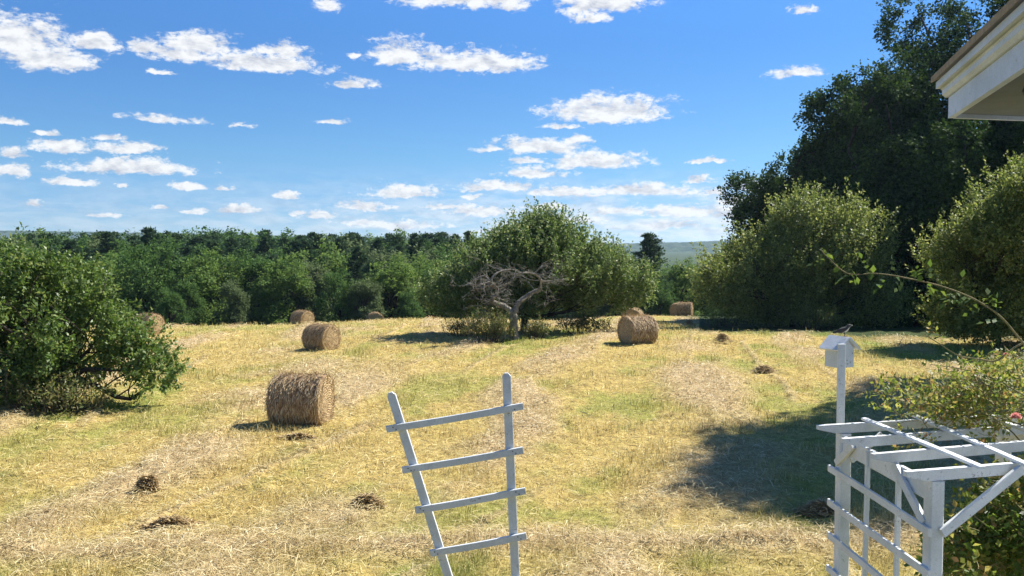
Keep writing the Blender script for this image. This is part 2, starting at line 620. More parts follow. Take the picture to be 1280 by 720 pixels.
# ------------------------------------------------------------------ hay bales
def bale_mat():
    m, nt, out = new_mat('rolled_hay')
    L = nt.links.new
    tc = N(nt, 'ShaderNodeTexCoord')
    mp = N(nt, 'ShaderNodeMapping', inp={'Scale': (11, 1.6, 1.6)})
    L(tc.outputs['Object'], mp.inputs[0])
    n1 = N(nt, 'ShaderNodeTexNoise', inp={'Scale': 1.0, 'Detail': 8.0, 'Roughness': .7})
    L(mp.outputs[0], n1.inputs['Vector'])
    n2 = N(nt, 'ShaderNodeTexNoise', inp={'Scale': 16.0, 'Detail': 8.0, 'Roughness': .75})
    L(tc.outputs['Object'], n2.inputs['Vector'])
    mx = N(nt, 'ShaderNodeMath', operation='ADD'); L(n1.outputs[0], mx.inputs[0]); L(n2.outputs[0], mx.inputs[1])
    ml = N(nt, 'ShaderNodeMath', operation='MULTIPLY', inp={1: .5}); L(mx.outputs[0], ml.inputs[0])
    c = ramp(nt, ml.outputs[0], [(.36, (.085, .05, .028)), (.47, (.25, .16, .09)), (.56, (.46, .34, .195)), (.64, (.76, .64, .43))])
    p = N(nt, 'ShaderNodeBsdfPrincipled', inp={'Roughness': .85, 'Specular IOR Level': .2})
    L(c, p.inputs['Base Color'])
    b = N(nt, 'ShaderNodeBump', inp={'Strength': 1.0, 'Distance': .05})
    L(ml.outputs[0], b.inputs['Height']); L(b.outputs[0], p.inputs['Normal'])
    L(p.outputs[0], out.inputs[0])
    return m


def bale_end_mat():
    m, nt, out = new_mat('coiled_hay_end')
    L = nt.links.new
    tc = N(nt, 'ShaderNodeTexCoord')
    mp = N(nt, 'ShaderNodeMapping', inp={'Scale': (0, 1, 1)}); L(tc.outputs['Object'], mp.inputs[0])
    wv = N(nt, 'ShaderNodeTexWave', wave_type='RINGS', rings_direction='X', inp={'Scale': 5.5, 'Distortion': 3.5, 'Detail': 4.0, 'Detail Scale': 2.5})
    L(mp.outputs[0], wv.inputs['Vector'])
    n2 = N(nt, 'ShaderNodeTexNoise', inp={'Scale': 18.0, 'Detail': 8.0, 'Roughness': .75})
    L(tc.outputs['Object'], n2.inputs['Vector'])
    mx = N(nt, 'ShaderNodeMath', operation='MULTIPLY_ADD', inp={1: .3}); L(wv.outputs['Fac'], mx.inputs[0]); L(n2.outputs[0], mx.inputs[2])
    c = ramp(nt, mx.outputs[0], [(.4, (.24, .15, .07)), (.65, (.52, .37, .19)), (.85, (.68, .53, .31))])
    p = N(nt, 'ShaderNodeBsdfPrincipled', inp={'Roughness': .85, 'Specular IOR Level': .2})
    L(c, p.inputs['Base Color'])
    b = N(nt, 'ShaderNodeBump', inp={'Strength': 1.0, 'Distance': .05})
    L(mx.outputs[0], b.inputs['Height']); L(b.outputs[0], p.inputs['Normal'])
    L(p.outputs[0], out.inputs[0])
    return m


BALE_M, BALE_E = bale_mat(), bale_end_mat()
BALE_S = blade_material('bale_loose_straw', [(0, (.16, .10, .05)), (.5, (.40, .285, .15)), (1, (.72, .60, .38))], grnR, winR, .2)
BR, BW = .635, 1.24


def make_bale():
    t = empty('hay_bale', (0, 0, 0), 0)
    nx, na = 34, 90
    xs = np.linspace(-BW / 2, BW / 2, nx); an = np.linspace(0, 2 * PI, na, endpoint=False)
    X, A = np.meshgrid(xs, an, indexing='ij')
    edge = 1 - .05 * sstep(.52, .66, np.abs(X))
    rad = BR * edge * (1 + .035 * (fbm(X * 9, np.cos(A) * 2 + 3, 3, 1) - .5) * 2 + .03 * (fbm(X * 30, A * 3, 2, 5) - .5))
    Zc = np.sin(A) * rad
    Zc = np.where(Zc < -.5, -.5 + (Zc + .5) * .45, Zc)          # sags flat where it sits
    V = np.stack([X, np.cos(A) * rad * 1.02, Zc + .56], -1).reshape(-1, 3)
    i = np.arange(nx - 1)[:, None] * na; j = np.arange(na)[None]
    q = np.stack([i + j, i + (j + 1) % na, i + na + (j + 1) % na, i + na + j], -1).reshape(-1, 4)
    ob = mesh_obj('rolled_hay', V, mat=BALE_M, parent=t, quads=q, smooth=True)
    VV = V.reshape(nx, na, 3)
    for k, sgn in ((0, -1), (nx - 1, 1)):
        ring = VV[k]
        cc = np.array([ring[0, 0], 0, .56])
        nrg = 12
        vs = []
        for r_ in range(nrg):
            f = 1 - r_ / (nrg - 1)
            pts = cc + (ring - cc) * f
            pts[:, 0] = ring[:, 0] + sgn * (.05 * (1 - f ** 2) + .03 * (fbm(an * 2 + r_ * 1.7, an * 0 + r_ * 2.3, 2, 3) - .5) * (f < 1) - (.001 if f == 1 else 0))
            vs.append(pts)
        vs = np.concatenate(vs)
        ii = np.arange(nrg - 1)[:, None] * na
        qq = np.stack([ii + j, ii + (j + 1) % na, ii + na + (j + 1) % na, ii + na + j], -1).reshape(-1, 4)
        if sgn < 0: qq = qq[:, ::-1]
        mesh_obj('end_face', vs, mat=BALE_E, parent=t, quads=qq, smooth=True)
    n = 2600
    a = rng.random(n) * 2 * PI; x = (rng.random(n) - .5) * BW
    rr = BR * (1.0 + .02 * rng.random(n))
    z = np.sin(a) * rr; z = np.where(z < -.5, -.5 + (z + .5) * .45, z)
    c = np.stack([x, np.cos(a) * rr * 1.02, z + .56], 1)
    tang = np.stack([0 * a, -np.sin(a), np.cos(a)], 1); out = np.stack([0 * a, np.cos(a), np.sin(a)], 1)
    d = nrm(tang + rng.normal(size=(n, 3)) * [.35, .3, .3] + out * .15 * rng.random((n, 1))) * (.05 + .12 * rng.random((n, 1)))
    s = np.stack([np.ones(n), 0 * a, 0 * a], 1) * (.004 + .005 * rng.random((n, 1)))
    V = np.stack([c - d * .4 - s, c - d * .4 + s, c + d + s + out * .02, c + d - s + out * .02], 1).reshape(-1, 3)
    m_ = 1500
    sg = np.sign(rng.random(m_) - .5); a = rng.random(m_) * 2 * PI; r_ = np.sqrt(rng.random(m_)) * BR * .97
    z = np.maximum(np.sin(a) * r_, -.5)
    c = np.stack([sg * (BW / 2 + .02), np.cos(a) * r_, z + .56], 1)
    d = nrm(np.stack([sg * .7 * rng.random(m_), -np.sin(a), np.cos(a)], 1) + rng.normal(size=(m_, 3)) * .4) * (.05 + .1 * rng.random((m_, 1)))
    s = nrm(rng.normal(size=(m_, 3))) * .005
    V2 = np.stack([c - d * .4 - s, c - d * .4 + s, c + d + s, c + d - s], 1).reshape(-1, 3)
    V = np.concatenate([V, V2])
    q = np.arange(len(V)).reshape(-1, 4)
    mesh_obj('loose_straw', V, mat=BALE_S, parent=t, quads=q, attrs={'green': np.zeros(len(V)), 'windrow': np.zeros(len(V))})
    return t


BALES = [
    (G(377, 529), R(-6), 1.0, 'largest nearest round hay bale, alone on the open stubble'),
    (G(402, 437), R(-30), 1.0, 'round hay bale with sunlit right end, behind the nearest bale'),
    (P(378, 402, 64), R(-38), 1.0, 'small distant hay bale at the crest, left, in front of the woodland'),
    (P(469, 402, 70), R(-75), 1.0, 'barely visible hay bale top peeping over the crest mid left'),
    (G(797, 430), R(24), 1.0, 'round hay bale with dark left end, right of the big apple tree'),
    (P(791, 402, 58), R(70), 1.0, 'hay bale half hidden directly behind the bale beside the apple tree'),
    (P(856, 395, 79), R(-20), 1.05, 'far hay bale lying broadside at the foot of the right thicket'),
    (P(846, 395, 81), R(80), 1.05, 'far hay bale showing only its end, left behind the broadside one'),
    (P(186, 411, 50), R(-30), 1.0, 'hay bale half screened by the leaves of the left apple tree'),
]
bale0 = None
for (loc, rz, sc, lab) in BALES:
    z = gz(loc[0], loc[1]) - .02
    if bale0 is None:
        bale0 = make_bale()
        bale0.location = (loc[0], loc[1], z); bale0.rotation_euler = (0, 0, rz)
        tag(bale0, lab, 'hay bale', 'round hay bales on the mown field')
    else:
        copy_tree(bale0, (loc[0], loc[1], z), rz, sc, lab)

# ------------------------------------------------------------------ trees
def leaf_quads(pos, d, nm, size, aspect=.55, fold=.12):
    d = nrm(d)
    sd = nrm(np.cross(d, nm)); nn = np.cross(sd, d)
    s = size[:, None]
    return np.stack([pos, pos + d * s * .45 + sd * s * aspect / 2 + nn * s * fold, pos + d * s,
                     pos + d * s * .45 - sd * s * aspect / 2 + nn * s * fold], 1).reshape(-1, 3)


def crown_verts(r, lobes, nshoot, per, slen, leaf, up=.7, outw=.6, spread=.06, shell=(.5, 1.0), zmin=None, droop=0.0, aspect=.55, noise=.18, gap=.36, gf=1.1):
    """leafy shoots through the volume of a few ellipsoid lobes (centre, radii)"""
    lob = [(np.array(c, float), np.array(q, float)) for c, q in lobes]
    w = np.array([(q[0] * q[1] * q[2]) ** .667 for c, q in lob]); w /= w.sum()
    idx = r.choice(len(lob), nshoot, p=w)
    C = np.array([c for c, q in lob])[idx]; Q = np.array([q for c, q in lob])[idx]
    u = nrm(r.normal(size=(nshoot, 3)))
    rad = shell[0] + (shell[1] - shell[0]) * np.sqrt(r.random(nshoot))
    rad *= 1 + noise * (vnoise(u[:, 0] * 2.6 + idx * 7 + 9, u[:, 2] * 2.6 + u[:, 1] * 1.7 + 5, 3) - .5) * 2
    pos = C + u * Q * rad[:, None]
    on = nrm(u / Q)
    if zmin is not None:
        k = pos[:, 2] > zmin + .25 * vnoise(pos[:, 0], pos[:, 1], 4)
        pos = pos[k]; on = on[k]
    nz = .5 * vnoise(pos[:, 0] * gf + pos[:, 2] * gf * .8 + 50, pos[:, 1] * gf - pos[:, 2] * gf * .7 + 50, 12) + .5 * vnoise(pos[:, 0] * gf - pos[:, 2] * gf + 80, pos[:, 1] * gf + pos[:, 0] * gf * .5 + 80, 13)
    k = nz > gap
    pos = pos[k]; on = on[k]
    m = len(pos)
    sd = nrm(on * outw + np.array([0, 0, 1.]) * up + r.normal(size=(m, 3)) * .3 - np.array([0, 0, 1.]) * droop)
    SL_ = slen * (.4 + 1.0 * r.random(m) ** 1.5)
    pos = np.repeat(pos, per, 0); sdr = np.repeat(sd, per, 0); onr = np.repeat(on, per, 0)
    t = r.random(m * per)
    p = pos + sdr * (np.repeat(SL_, per) * t)[:, None] + r.normal(size=(m * per, 3)) * spread * (1.15 - .7 * t)[:, None]
    ld = sdr * .45 + nrm(r.normal(size=(m * per, 3))) * .9 + onr * .25
    nm = nrm(r.normal(size=(m * per, 3)) * .55 + np.array([0, 0, .75]) + onr * .35)
    sz = leaf * (.65 + .7 * r.random(m * per))
    stems = (pos[::per], sd, SL_)
    return leaf_quads(p, ld, nm, sz, aspect), stems


def limb(mb, a, b, ra, rb, r, wig=.12, n=7, sides=6):
    a = np.array(a, float); b = np.array(b, float)
    L_ = np.linalg.norm(b - a)
    o1 = r.normal(size=3) * wig * L_; o2 = r.normal(size=3) * wig * L_
    pts = []; rad = []
    for i in range(n):
        t = i / (n - 1)
        pts.append(a + (b - a) * t + o1 * math.sin(PI * t) + o2 * math.sin(2 * PI * t) * .5)
        rad.append(ra + (rb - ra) * t)
    mb.tube(pts, rad, sides)
    return pts


def make_tree(name, loc, lobes, trunk_h, trunk_r, mat_leaf, mat_bark, seed, label, cat='tree', group=None, nshoot=2500, per=22,
              slen=.6, leaf=.1, up=.7, outw=.6, spread=.07, shell=(.5, 1.), zmin=None, lean=(0, 0), nb=40, droop=0.0, aspect=.55, noise=.18, rz=0, gap=.36, gf=1.1):
    r = np.random.default_rng(seed)
    t = empty(name, loc, rz, label, cat, group)
    V, st = crown_verts(r, lobes, nshoot, per, slen, leaf, up, outw, spread, shell, zmin, droop, aspect, noise, gap, gf)
    mesh_obj('crown', V, mat=mat_leaf, parent=t, quads=np.arange(len(V)).reshape(-1, 4))
    mb = MB()
    top = np.array([lean[0], lean[1], trunk_h])
    pts = []
    for i in range(7):
        k = i / 6
        pts.append(np.array([lean[0] * k + .08 * math.sin(k * 5 + seed) * trunk_h * .2, lean[1] * k, -.25 + (trunk_h + .25) * k]))
    pts[-1] = top
    mb.tube(pts, [trunk_r * (1.5 if i == 0 else 1.08 - .06 * i) for i in range(7)], 9)
    ends = []
    for c, q in lobes:
        c = np.array(c, float)
        p = limb(mb, top - [0, 0, .1], c + r.normal(size=3) * q * .1, trunk_r * .6, trunk_r * .2, r)
        ends.append((c, p))
    sp, sdv, SLn = st
    for i in r.choice(len(sp), min(nb, len(sp)), replace=False):
        j = int(np.argmin([np.linalg.norm(sp[i] - c) for c, p in ends]))
        p = ends[j][1]
        limb(mb, p[r.integers(2, 7)], sp[i] + sdv[i] * SLn[i] * .7, trunk_r * .16, .008, r, .08, 5, 4)
    mb.build('trunk', mat_bark, t, True)
    return t


LEAF_APPLE = leaf_mat('apple_leaves', [(.055, .105, .022), (.095, .17, .035), (.135, .215, .05), (.25, .30, .11)], .38, .45, .35)
LEAF_APPLE2 = leaf_mat('grey_green_apple_leaves', [(.065, .118, .032), (.11, .18, .05), (.16, .235, .07), (.32, .36, .17)], .42, .5, .3)
LEAF_OLIVE = leaf_mat('olive_leaves', [(.075, .12, .028), (.14, .195, .05), (.21, .26, .075), (.36, .39, .15)], .48, .5, .3)
LEAF_MAPLE = leaf_mat('maple_leaves', [(.024, .05, .015), (.04, .08, .021), (.078, .14, .034)], .22, .75, .08)
LEAF_F1 = leaf_mat('woodland_leaves', [(.05, .105, .03), (.08, .155, .042), (.125, .21, .06)], .34, .7, .1)
LEAF_F2 = leaf_mat('pale_woodland_leaves', [(.09, .16, .042), (.135, .22, .055), (.195, .28, .085)], .38, .7, .1)
LEAF_F3 = leaf_mat('grey_woodland_leaves', [(.09, .132, .055), (.13, .18, .075), (.165, .205, .1)], .34, .7, .1)
LEAF_PINE = leaf_mat('pine_needles', [(.035, .07, .032), (.055, .10, .045), (.085, .14, .065)], .2, .7, .1)
BARK = bark_mat('brown_bark', (.05, .04, .03), (.13, .105, .08))
BARK_D = bark_mat('dark_bark', (.025, .02, .017), (.07, .058, .045))
BARK_DEAD = bark_mat('bleached_dead_wood', (.09, .08, .066), (.31, .285, .24), 9)
BARK_TWIG = bark_mat('grey_dead_twigs', (.15, .14, .12), (.30, .28, .24), 9)

# left apple tree, close by
tl = G(112, 512)
tl = np.array([-12.45, 23.4, gz(-12.45, 23.4)])
make_tree('apple_tree', tl, [((-1.9, .4, 2.1), (2.4, 2.4, 1.75)), ((-.5, .2, 2.0), (1.9, 2.0, 1.35)), ((.9, -.2, 1.5), (1.4, 1.4, .8)),
                             ((2.0, -.2, 1.15), (1.1, .9, .5)), ((-2.4, -1.6, 1.2), (1.5, 1.4, 1.1)), ((-3.4, .2, 1.9), (2.2, 2.2, 1.9)), ((-.3, .3, 3.1), (1.3, 1.2, .7)), ((-1.9, .3, 3.6), (1.5, 1.3, .7)),
                             ((2.6, -.3, .85), (.8, .6, .36)), ((.2, -.9, .7), (1.2, .9, .5)), ((-3.0, -2.2, .6), (1.3, 1.0, .9)), ((-1.4, -1.2, .6), (1.5, 1.0, .6)), ((-4.0, -1.5, .7), (1.6, 1.4, 1.0))],
          .8, .15, LEAF_APPLE, BARK_D, 11, 'spreading dark green apple tree cut off by the left edge of the photo', nshoot=4300, per=30,
          slen=.7, leaf=.115, up=.6, outw=.6, spread=.07, shell=(.4, 1), zmin=.12, lean=(.45, -.2), nb=120, noise=.22, gap=.44, gf=1.15)

# big apple tree in the middle
def around(px, py, y, z0):
    p = P(px, py, y)
    return p

YC = 44.5
cb = np.array([P(655, 420, YC)[0], YC, gz(P(655, 420, YC)[0], YC)])
def lobe_px(px, py, y, rx, rz, ry, base, pxm=None):
    """ellipsoid centred at a pixel at distance y with radii given in photo pixels at that distance"""
    c = P(px, py, y) - base
    k = y / F
    return (tuple(c), (rx * k, ry, rz * k))

make_tree('apple_tree', cb, [lobe_px(665, 340, YC, 78, 52, 3.0, cb), lobe_px(680, 314, YC, 48, 34, 2.0, cb), lobe_px(735, 350, YC, 62, 40, 2.6, cb),
                             lobe_px(780, 366, YC, 36, 26, 1.6, cb), lobe_px(612, 345, YC, 52, 36, 2.4, cb), lobe_px(572, 376, YC, 44, 24, 2.0, cb), lobe_px(650, 372, YC, 80, 26, 2.6, cb),
                             lobe_px(640, 328, YC, 40, 30, 2.0, cb), lobe_px(676, 292, YC, 22, 18, 1.0, cb)],
          1.1, .2, LEAF_APPLE2, BARK_D, 23, 'large dome shaped apple tree in the middle of the field behind the dead tree', nshoot=6800, per=28,
          slen=1.05, leaf=.14, up=1.0, outw=.4, spread=.085, shell=(.4, 1), zmin=.6, nb=160, noise=.2, gap=.43, gf=.9)

# thicket on the right
YD = 50
db = np.array([P(990, 420, YD)[0], YD, gz(P(990, 420, YD)[0], YD)])
make_tree('apple_tree', db, [lobe_px(1010, 320, YD, 62, 66, 3.0, db), lobe_px(950, 345, YD, 62, 46, 3.0, db), lobe_px(905, 362, YD, 36, 34, 2.2, db),
                             lobe_px(1060, 330, YD, 48, 66, 2.6, db), lobe_px(985, 380, YD, 70, 34, 2.6, db), lobe_px(1000, 290, YD, 36, 42, 2.0, db), lobe_px(1070, 385, YD, 60, 40, 2.6, db), lobe_px(960, 395, YD, 60, 28, 2.2, db), lobe_px(1020, 400, YD, 70, 28, 2.2, db)],
          1.2, .18, LEAF_OLIVE, BARK_D, 31, 'rounded olive green apple tree in front of the dark grove', nshoot=6200, per=26,
          slen=1.3, leaf=.15, up=1.0, outw=.45, spread=.09, shell=(.4, 1), zmin=.0, nb=120, noise=.24, gap=.43, gf=.75)
YE = 35
eb = np.array([P(1245, 445, YE)[0], YE, gz(P(1245, 445, YE)[0], YE)])
make_tree('apple_tree', eb, [lobe_px(1262, 300, YE, 70, 70, 2.2, eb), lobe_px(1215, 330, YE, 46, 46, 1.8, eb), lobe_px(1290, 260, YE, 42, 46, 1.6, eb),
                             lobe_px(1230, 390, YE, 60, 44, 2.0, eb), lobe_px(1310, 370, YE, 70, 60, 2.2, eb), lobe_px(1250, 420, YE, 70, 34, 1.8, eb)],
          1.2, .16, LEAF_OLIVE, BARK_D, 37, 'olive green apple tree cut off by the right edge of the photo', nshoot=4400, per=28,
          slen=1.1, leaf=.13, up=1.0, outw=.45, spread=.08, shell=(.4, 1), zmin=.0, nb=90, noise=.24, gap=.42, gf=.9)

# tall grove
def maple(px, py_base, y, h, w, seed, label, dens=1.0, off=(0, 0), mat=None):
    b = np.array([P(px, 400, y)[0], y, 0]); b[2] = gz(b[0], b[1])
    r = np.random.default_rng(seed)
    lob = [((0, 0, h * .62), (w * .62, w * .62, h * .30)), ((0, 0, h * .36), (w * .8, w * .8, h * .25)), ((off[0], off[1], h * .84), (w * .42, w * .42, h * .17)), ((0, -w * .2, h * .14), (w * .85, w * .7, h * .17))]
    n = 16
    for i in range(n):
        a = 2 * PI * i / n + r.random()
        k = .15 + .66 * r.random()
        lob.append(((math.cos(a) * w * .6, math.sin(a) * w * .6, h * k + h * .12), (w * (.22 + .2 * r.random()), w * (.22 + .2 * r.random()), h * (.06 + .05 * r.random()))))
    return make_tree('maple_tree', b, lob, h * .3, .32, mat or LEAF_MAPLE, BARK_D, seed, label, group=None, nshoot=int(3000 * dens), per=44,
                     slen=.8, leaf=.21, up=.25, outw=.7, spread=.30, shell=(.55, 1.04), zmin=.0, nb=110, noise=.3, aspect=.75, gap=.42, gf=.55)

maple(1098, 430, 60, 18.3, 5.6, 41, 'tall dark maple whose ragged crown is highest left of the eaves', 1.25, (.8, 0))
maple(1212, 430, 62, 25.5, 7.8, 43, 'tallest dark maple, behind the white eaves at upper right', 1.4)
maple(975, 420, 70, 11.5, 4.6, 47, 'lower dark maple at the left end of the grove', .9)
maple(1035, 430, 66, 15.2, 4.4, 51, 'dark maple joining the lower left maple to the tall ragged crown', 1.0)
maple(1330, 430, 56, 20, 6.5, 49, 'dark maple mostly beyond the right edge behind the grove', 1.0)
maple(1190, 430, 74, 14, 7.0, 55, 'shaded maple deep inside the grove behind the short filling maple', 1.0)
maple(1060, 430, 72, 12, 6.0, 57, 'shaded maple deep inside the grove behind the olive apple tree', .9)
maple(1150, 430, 55, 12.5, 5.0, 53, 'shorter shaded maple filling the gap under the tall grove crowns', 1.0)

# a big tree just outside the frame, throwing the broad shadow over the lawn
sb = np.array([23.1, 26.2, 0]); sb[2] = gz(23.1, 26.2)
make_tree('maple_tree', sb, [((-1.1, 0, 17.6), (3.2, 3.9, 3.2)), ((-.9, -.9, 20.6), (2.0, 2.5, 2.0)), ((-.2, 1.2, 12.8), (4.2, 4.6, 3.6)), ((.6, -2.8, 15.5), (2.6, 2.8, 2.8)), ((1.2, 0, 9), (2.6, 2.6, 2.2))],
          6, .34, LEAF_MAPLE, BARK_D, 59, 'broad maple beyond the right edge that shades the lawn behind the arbor', nshoot=3000, per=36, slen=.7, leaf=.24, up=.3,
          outw=.7, spread=.34, shell=(.3, 1), nb=60, aspect=.75)

# ------------------------------------------------------------------ dead tree
def dead_tree():
    y = 39.8
    b = P(643, 420, y); b[2] = gz(b[0], b[1])
    t = empty('dead_tree', b, 0, 'gnarled leafless dead tree with bleached forked trunk before the apple tree', 'tree')
    r = np.random.default_rng(5)
    q = lambda px, py, dy=0: P(px, py, y + dy) - b
    tr = MB()
    def sm(pts, k=4):
        pts = [np.array(p) for p in pts]; out = []
        for i in range(len(pts) - 1):
            p0 = pts[max(i - 1, 0)]; p1 = pts[i]; p2 = pts[i + 1]; p3 = pts[min(i + 2, len(pts) - 1)]
            for j in range(k):
                s = j / k
                out.append(.5 * ((2 * p1) + (-p0 + p2) * s + (2 * p0 - 5 * p1 + 4 * p2 - p3) * s * s + (-p0 + 3 * p1 - 3 * p2 + p3) * s ** 3))
        out.append(pts[-1]); return out
    def rad(n, a, c):
        return [(a + (c - a) * i / (n - 1)) * (1 + .12 * math.sin(i * 1.9)) for i in range(n)]
    p = sm([q(643, 428), q(642, 412), q(642, 398), q(640, 388)]); tr.tube(p, [.30, .27, .24, .22] + rad(len(p) - 4, .21, .2), 10)
    tr.build('trunk', BARK_DEAD, t, True)
    seeds = []
    def lim(pts, a, c):
        a *= .85; c *= .8
        m = MB(); p = sm(pts); m.tube(p, rad(len(p), a, c), 8); m.build('limb', BARK_DEAD, t, True); return p
    seeds += lim([q(640, 390), q(630, 383, -.1), q(617, 378, -.3), q(615, 374, -.4), q(621, 368, -.4), q(621, 360, -.4), q(612, 356, -.5), q(603, 360, -.6), q(592, 361, -.7)], .17, .05)[8:]
    seeds += lim([q(643, 390), q(648, 379, .1), q(655, 373, .2), q(665, 366, .2), q(674, 362, .2), q(676, 359, .2)], .17, .08)[8:]
    seeds += lim([q(621, 361, -.4), q(614, 350, -.5), q(622, 341, -.3), q(635, 337, 0), q(648, 338, .2)], .08, .03)
    seeds += lim([q(675, 361, .2), q(676, 350, -.1), q(668, 343, -.3), q(656, 341, -.5), q(645, 343, -.6), q(640, 352, -.7)], .075, .02)
    seeds += lim([q(676, 353, .1), q(685, 352, 0), q(696, 354, -.2)], .05, .02)
    seeds += lim([q(614, 352, -.5), q(604, 345, -.4), q(590, 352, -.6), q(578, 358, -.7)], .06, .02)
    tw = MB()
    def grow(p, d, L_, ra, depth):
        n = 5; pts = [p]; dd = d
        for i in range(n):
            dd = dd + r.normal(size=3) * .28; dd /= np.linalg.norm(dd)
            pts.append(pts[-1] + dd * L_ / n)
        tw.tube(pts, [ra * (1 - .75 * i / n) for i in range(n + 1)], 4, False)
        if depth > 0:
            for k in range(r.integers(2, 4)):
                j = r.integers(1, n + 1)
                nd = dd * .6 + r.normal(size=3) * .75; nd[2] *= .65; nd /= np.linalg.norm(nd)
                grow(pts[j], nd, L_ * (.5 + .3 * r.random()), max(ra * .55, .006), depth - 1)
    for i in range(40):
        s = seeds[r.integers(0, len(seeds))]
        d = np.array([r.normal() * 1.0, r.normal() * .5, .12 + r.normal() * .28]); d /= np.linalg.norm(d)
        grow(s, d, .7 + .6 * r.random(), .021, 3)
    tw.build('twigs', BARK_TWIG, t)
    return t


dead_tree()

# weeds at the foot of the dead tree and under the apple tree
LEAF_WEED = leaf_mat('weed_leaves', [(.09, .13, .035), (.15, .19, .055), (.23, .24, .09), (.30, .25, .13)], .4)
def weeds(px, py, y, rx, rz, n, seed, label, mat=LEAF_WEED, name='weed_bush', tall=.6):
    b = P(px, py, y); b[2] = gz(b[0], b[1])
    r = np.random.default_rng(seed)
    t = empty(name, b, 0, label, 'bush')
    V, st = crown_verts(r, [((0, 0, rz * .35), (rx, rx * .55, rz))], n, 12, tall, .10, 1.1, .35, .06, (.1, 1), 0.0, 0, .4)
    mesh_obj('leaves', V, mat=mat, parent=t, quads=np.arange(len(V)).reshape(-1, 4))
    mb = MB()
    for i in r.choice(len(st[0]), min(60, len(st[0])), replace=False):
        p = st[0][i]
        mb.tube([(p[0] * .6, p[1] * .6, -.05), p, p + st[1][i] * st[2][i]], [.012, .009, .004], 4)
    mb.build('stems', BARK, t)
    return t


weeds(610, 430, 39.2, 1.1, .85, 700, 61, 'grey green weed bush at the left foot of the dead tree')
weeds(668, 424, 40.2, .9, .4, 320, 62, 'low green weeds just right of the dead trunk')
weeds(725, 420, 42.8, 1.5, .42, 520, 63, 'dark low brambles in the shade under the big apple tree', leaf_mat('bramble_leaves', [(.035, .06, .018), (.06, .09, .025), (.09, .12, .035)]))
weeds(575, 425, 44.0, 1.1, .4, 300, 64, 'brownish low weeds in the left shade of the big apple tree')
weeds(60, 520, 22.0, 1.6, .45, 600, 65, 'rank grassy weeds in the shade beneath the left apple tree')
weeds(905, 400, 56.0, 1.6, 1.1, 420, 66, 'low pale bush at the foot of the right thicket beside the far bales', LEAF_OLIVE)
weeds(1020, 425, 47.0, 1.8, .8, 420, 67, 'yellowish low bush in front of the olive apple tree', LEAF_OLIVE)

# ------------------------------------------------------------------ woodland beyond the field
def wood_proto(name, h, w, mat, seed, n=900, per=26, leaf=.22, low=.1):
    r = np.random.default_rng(seed)
    lob = [((0, 0, h * .62), (w * .55, w * .55, h * .36)), ((0, 0, h * .28), (w * .8, w * .8, h * .28))]
    for i in range(14):
        a = r.random() * 2 * PI; k = .2 + .6 * r.random(); q = w * (.24 + .24 * r.random())
        lob.append(((math.cos(a) * w * .6 * (1.2 - k), math.sin(a) * w * .6 * (1.2 - k), h * (k + .1)), (q, q, q * 1.0)))
    return make_tree(name, (0, 0, 0), lob, h * .3, .2, mat, BARK_D, seed, 'x', nshoot=n, per=per, slen=.6, leaf=leaf, up=.45, outw=.6,
                     spread=.26, shell=(.5, 1.05), zmin=low, nb=20, noise=.3, aspect=.7, gap=.45, gf=.6)


def pine_proto(h, w, seed, n=90):
    r = np.random.default_rng(seed)
    t = empty('pine_tree', (0, 0, 0), 0, 'x', 'tree')
    P_, D_, S_ = [], [], []
    mb = MB()
    mb.tube([(0, 0, -.3), (0, 0, h * .5), (.05, 0, h)], [.22, .14, .02], 7)
    for i in range(n):
        k = (i + r.random()) / n
        z = h * (.16 + .82 * k)
        Lb = (w * (1 - k) ** .7 + .25) * (.5 + .65 * r.random())
        a = i * 2.4 + r.normal() * .4
        d = np.array([math.cos(a), math.sin(a), .25 + .35 * k + r.normal() * .12])
        p0 = np.array([0, 0, z]); e = p0 + d * Lb
        mb.tube([p0, (p0 + e) / 2 - [0, 0, .06], e], [.04, .028, .008], 4)
        nl = int(30 + 70 * Lb)
        s_ = .15 + .9 * r.random(nl) ** .65
        pp = p0 + d * (Lb * s_)[:, None] + r.normal(size=(nl, 3)) * np.array([.30, .30, .16]) * (.45 + .55 * Lb / w)
        P_.append(pp); D_.append(nrm(d + r.normal(size=(nl, 3)) * .7 + [0, 0, .35])); S_.append(.20 + .2 * r.random(nl))
    p = np.array([[0, 0, h - .1 * i] for i in range(10)]); P_.append(p); D_.append(nrm(r.normal(size=(10, 3)) * .5 + [0, 0, 1])); S_.append(np.full(10, .25))
    P_ = np.concatenate(P_); D_ = np.concatenate(D_); S_ = np.concatenate(S_)
    V = leaf_quads(P_, D_, nrm(r.normal(size=P_.shape) * .5 + [0, 0, 1]), S_, .5, .05)
    mesh_obj('crown', V, mat=LEAF_PINE, parent=t, quads=np.arange(len(V)).reshape(-1, 4))
    mb.build('trunk', BARK_D, t, True)
    return t


protos = {
    'broad': wood_proto('woodland_tree', 10, 4.0, LEAF_F1, 101),
    'pale': wood_proto('woodland_tree', 9, 3.6, LEAF_F2, 102),
    'grey': wood_proto('woodland_tree', 9.5, 3.3, LEAF_F3, 103),
    'broad2': wood_proto('woodland_tree', 11, 3.4, LEAF_F1, 104),
    'pine': pine_proto(13, 2.6, 105),
    'pine2': pine_proto(14, 2.3, 106, 80),
}
PHEIGHT = {}
for _k, _o in protos.items():
    _me = [c for c in _o.children if c.name.startswith('crown')][0].data
    _z = np.empty(len(_me.vertices) * 3, np.float32); _me.vertices.foreach_get('co', _z)
    PHEIGHT[_k] = float(np.percentile(_z.reshape(-1, 3)[:, 2], 99.3 if not _k.startswith('pine') else 99.97))
used = set()
WG = 'trees of the woodland beyond the field'


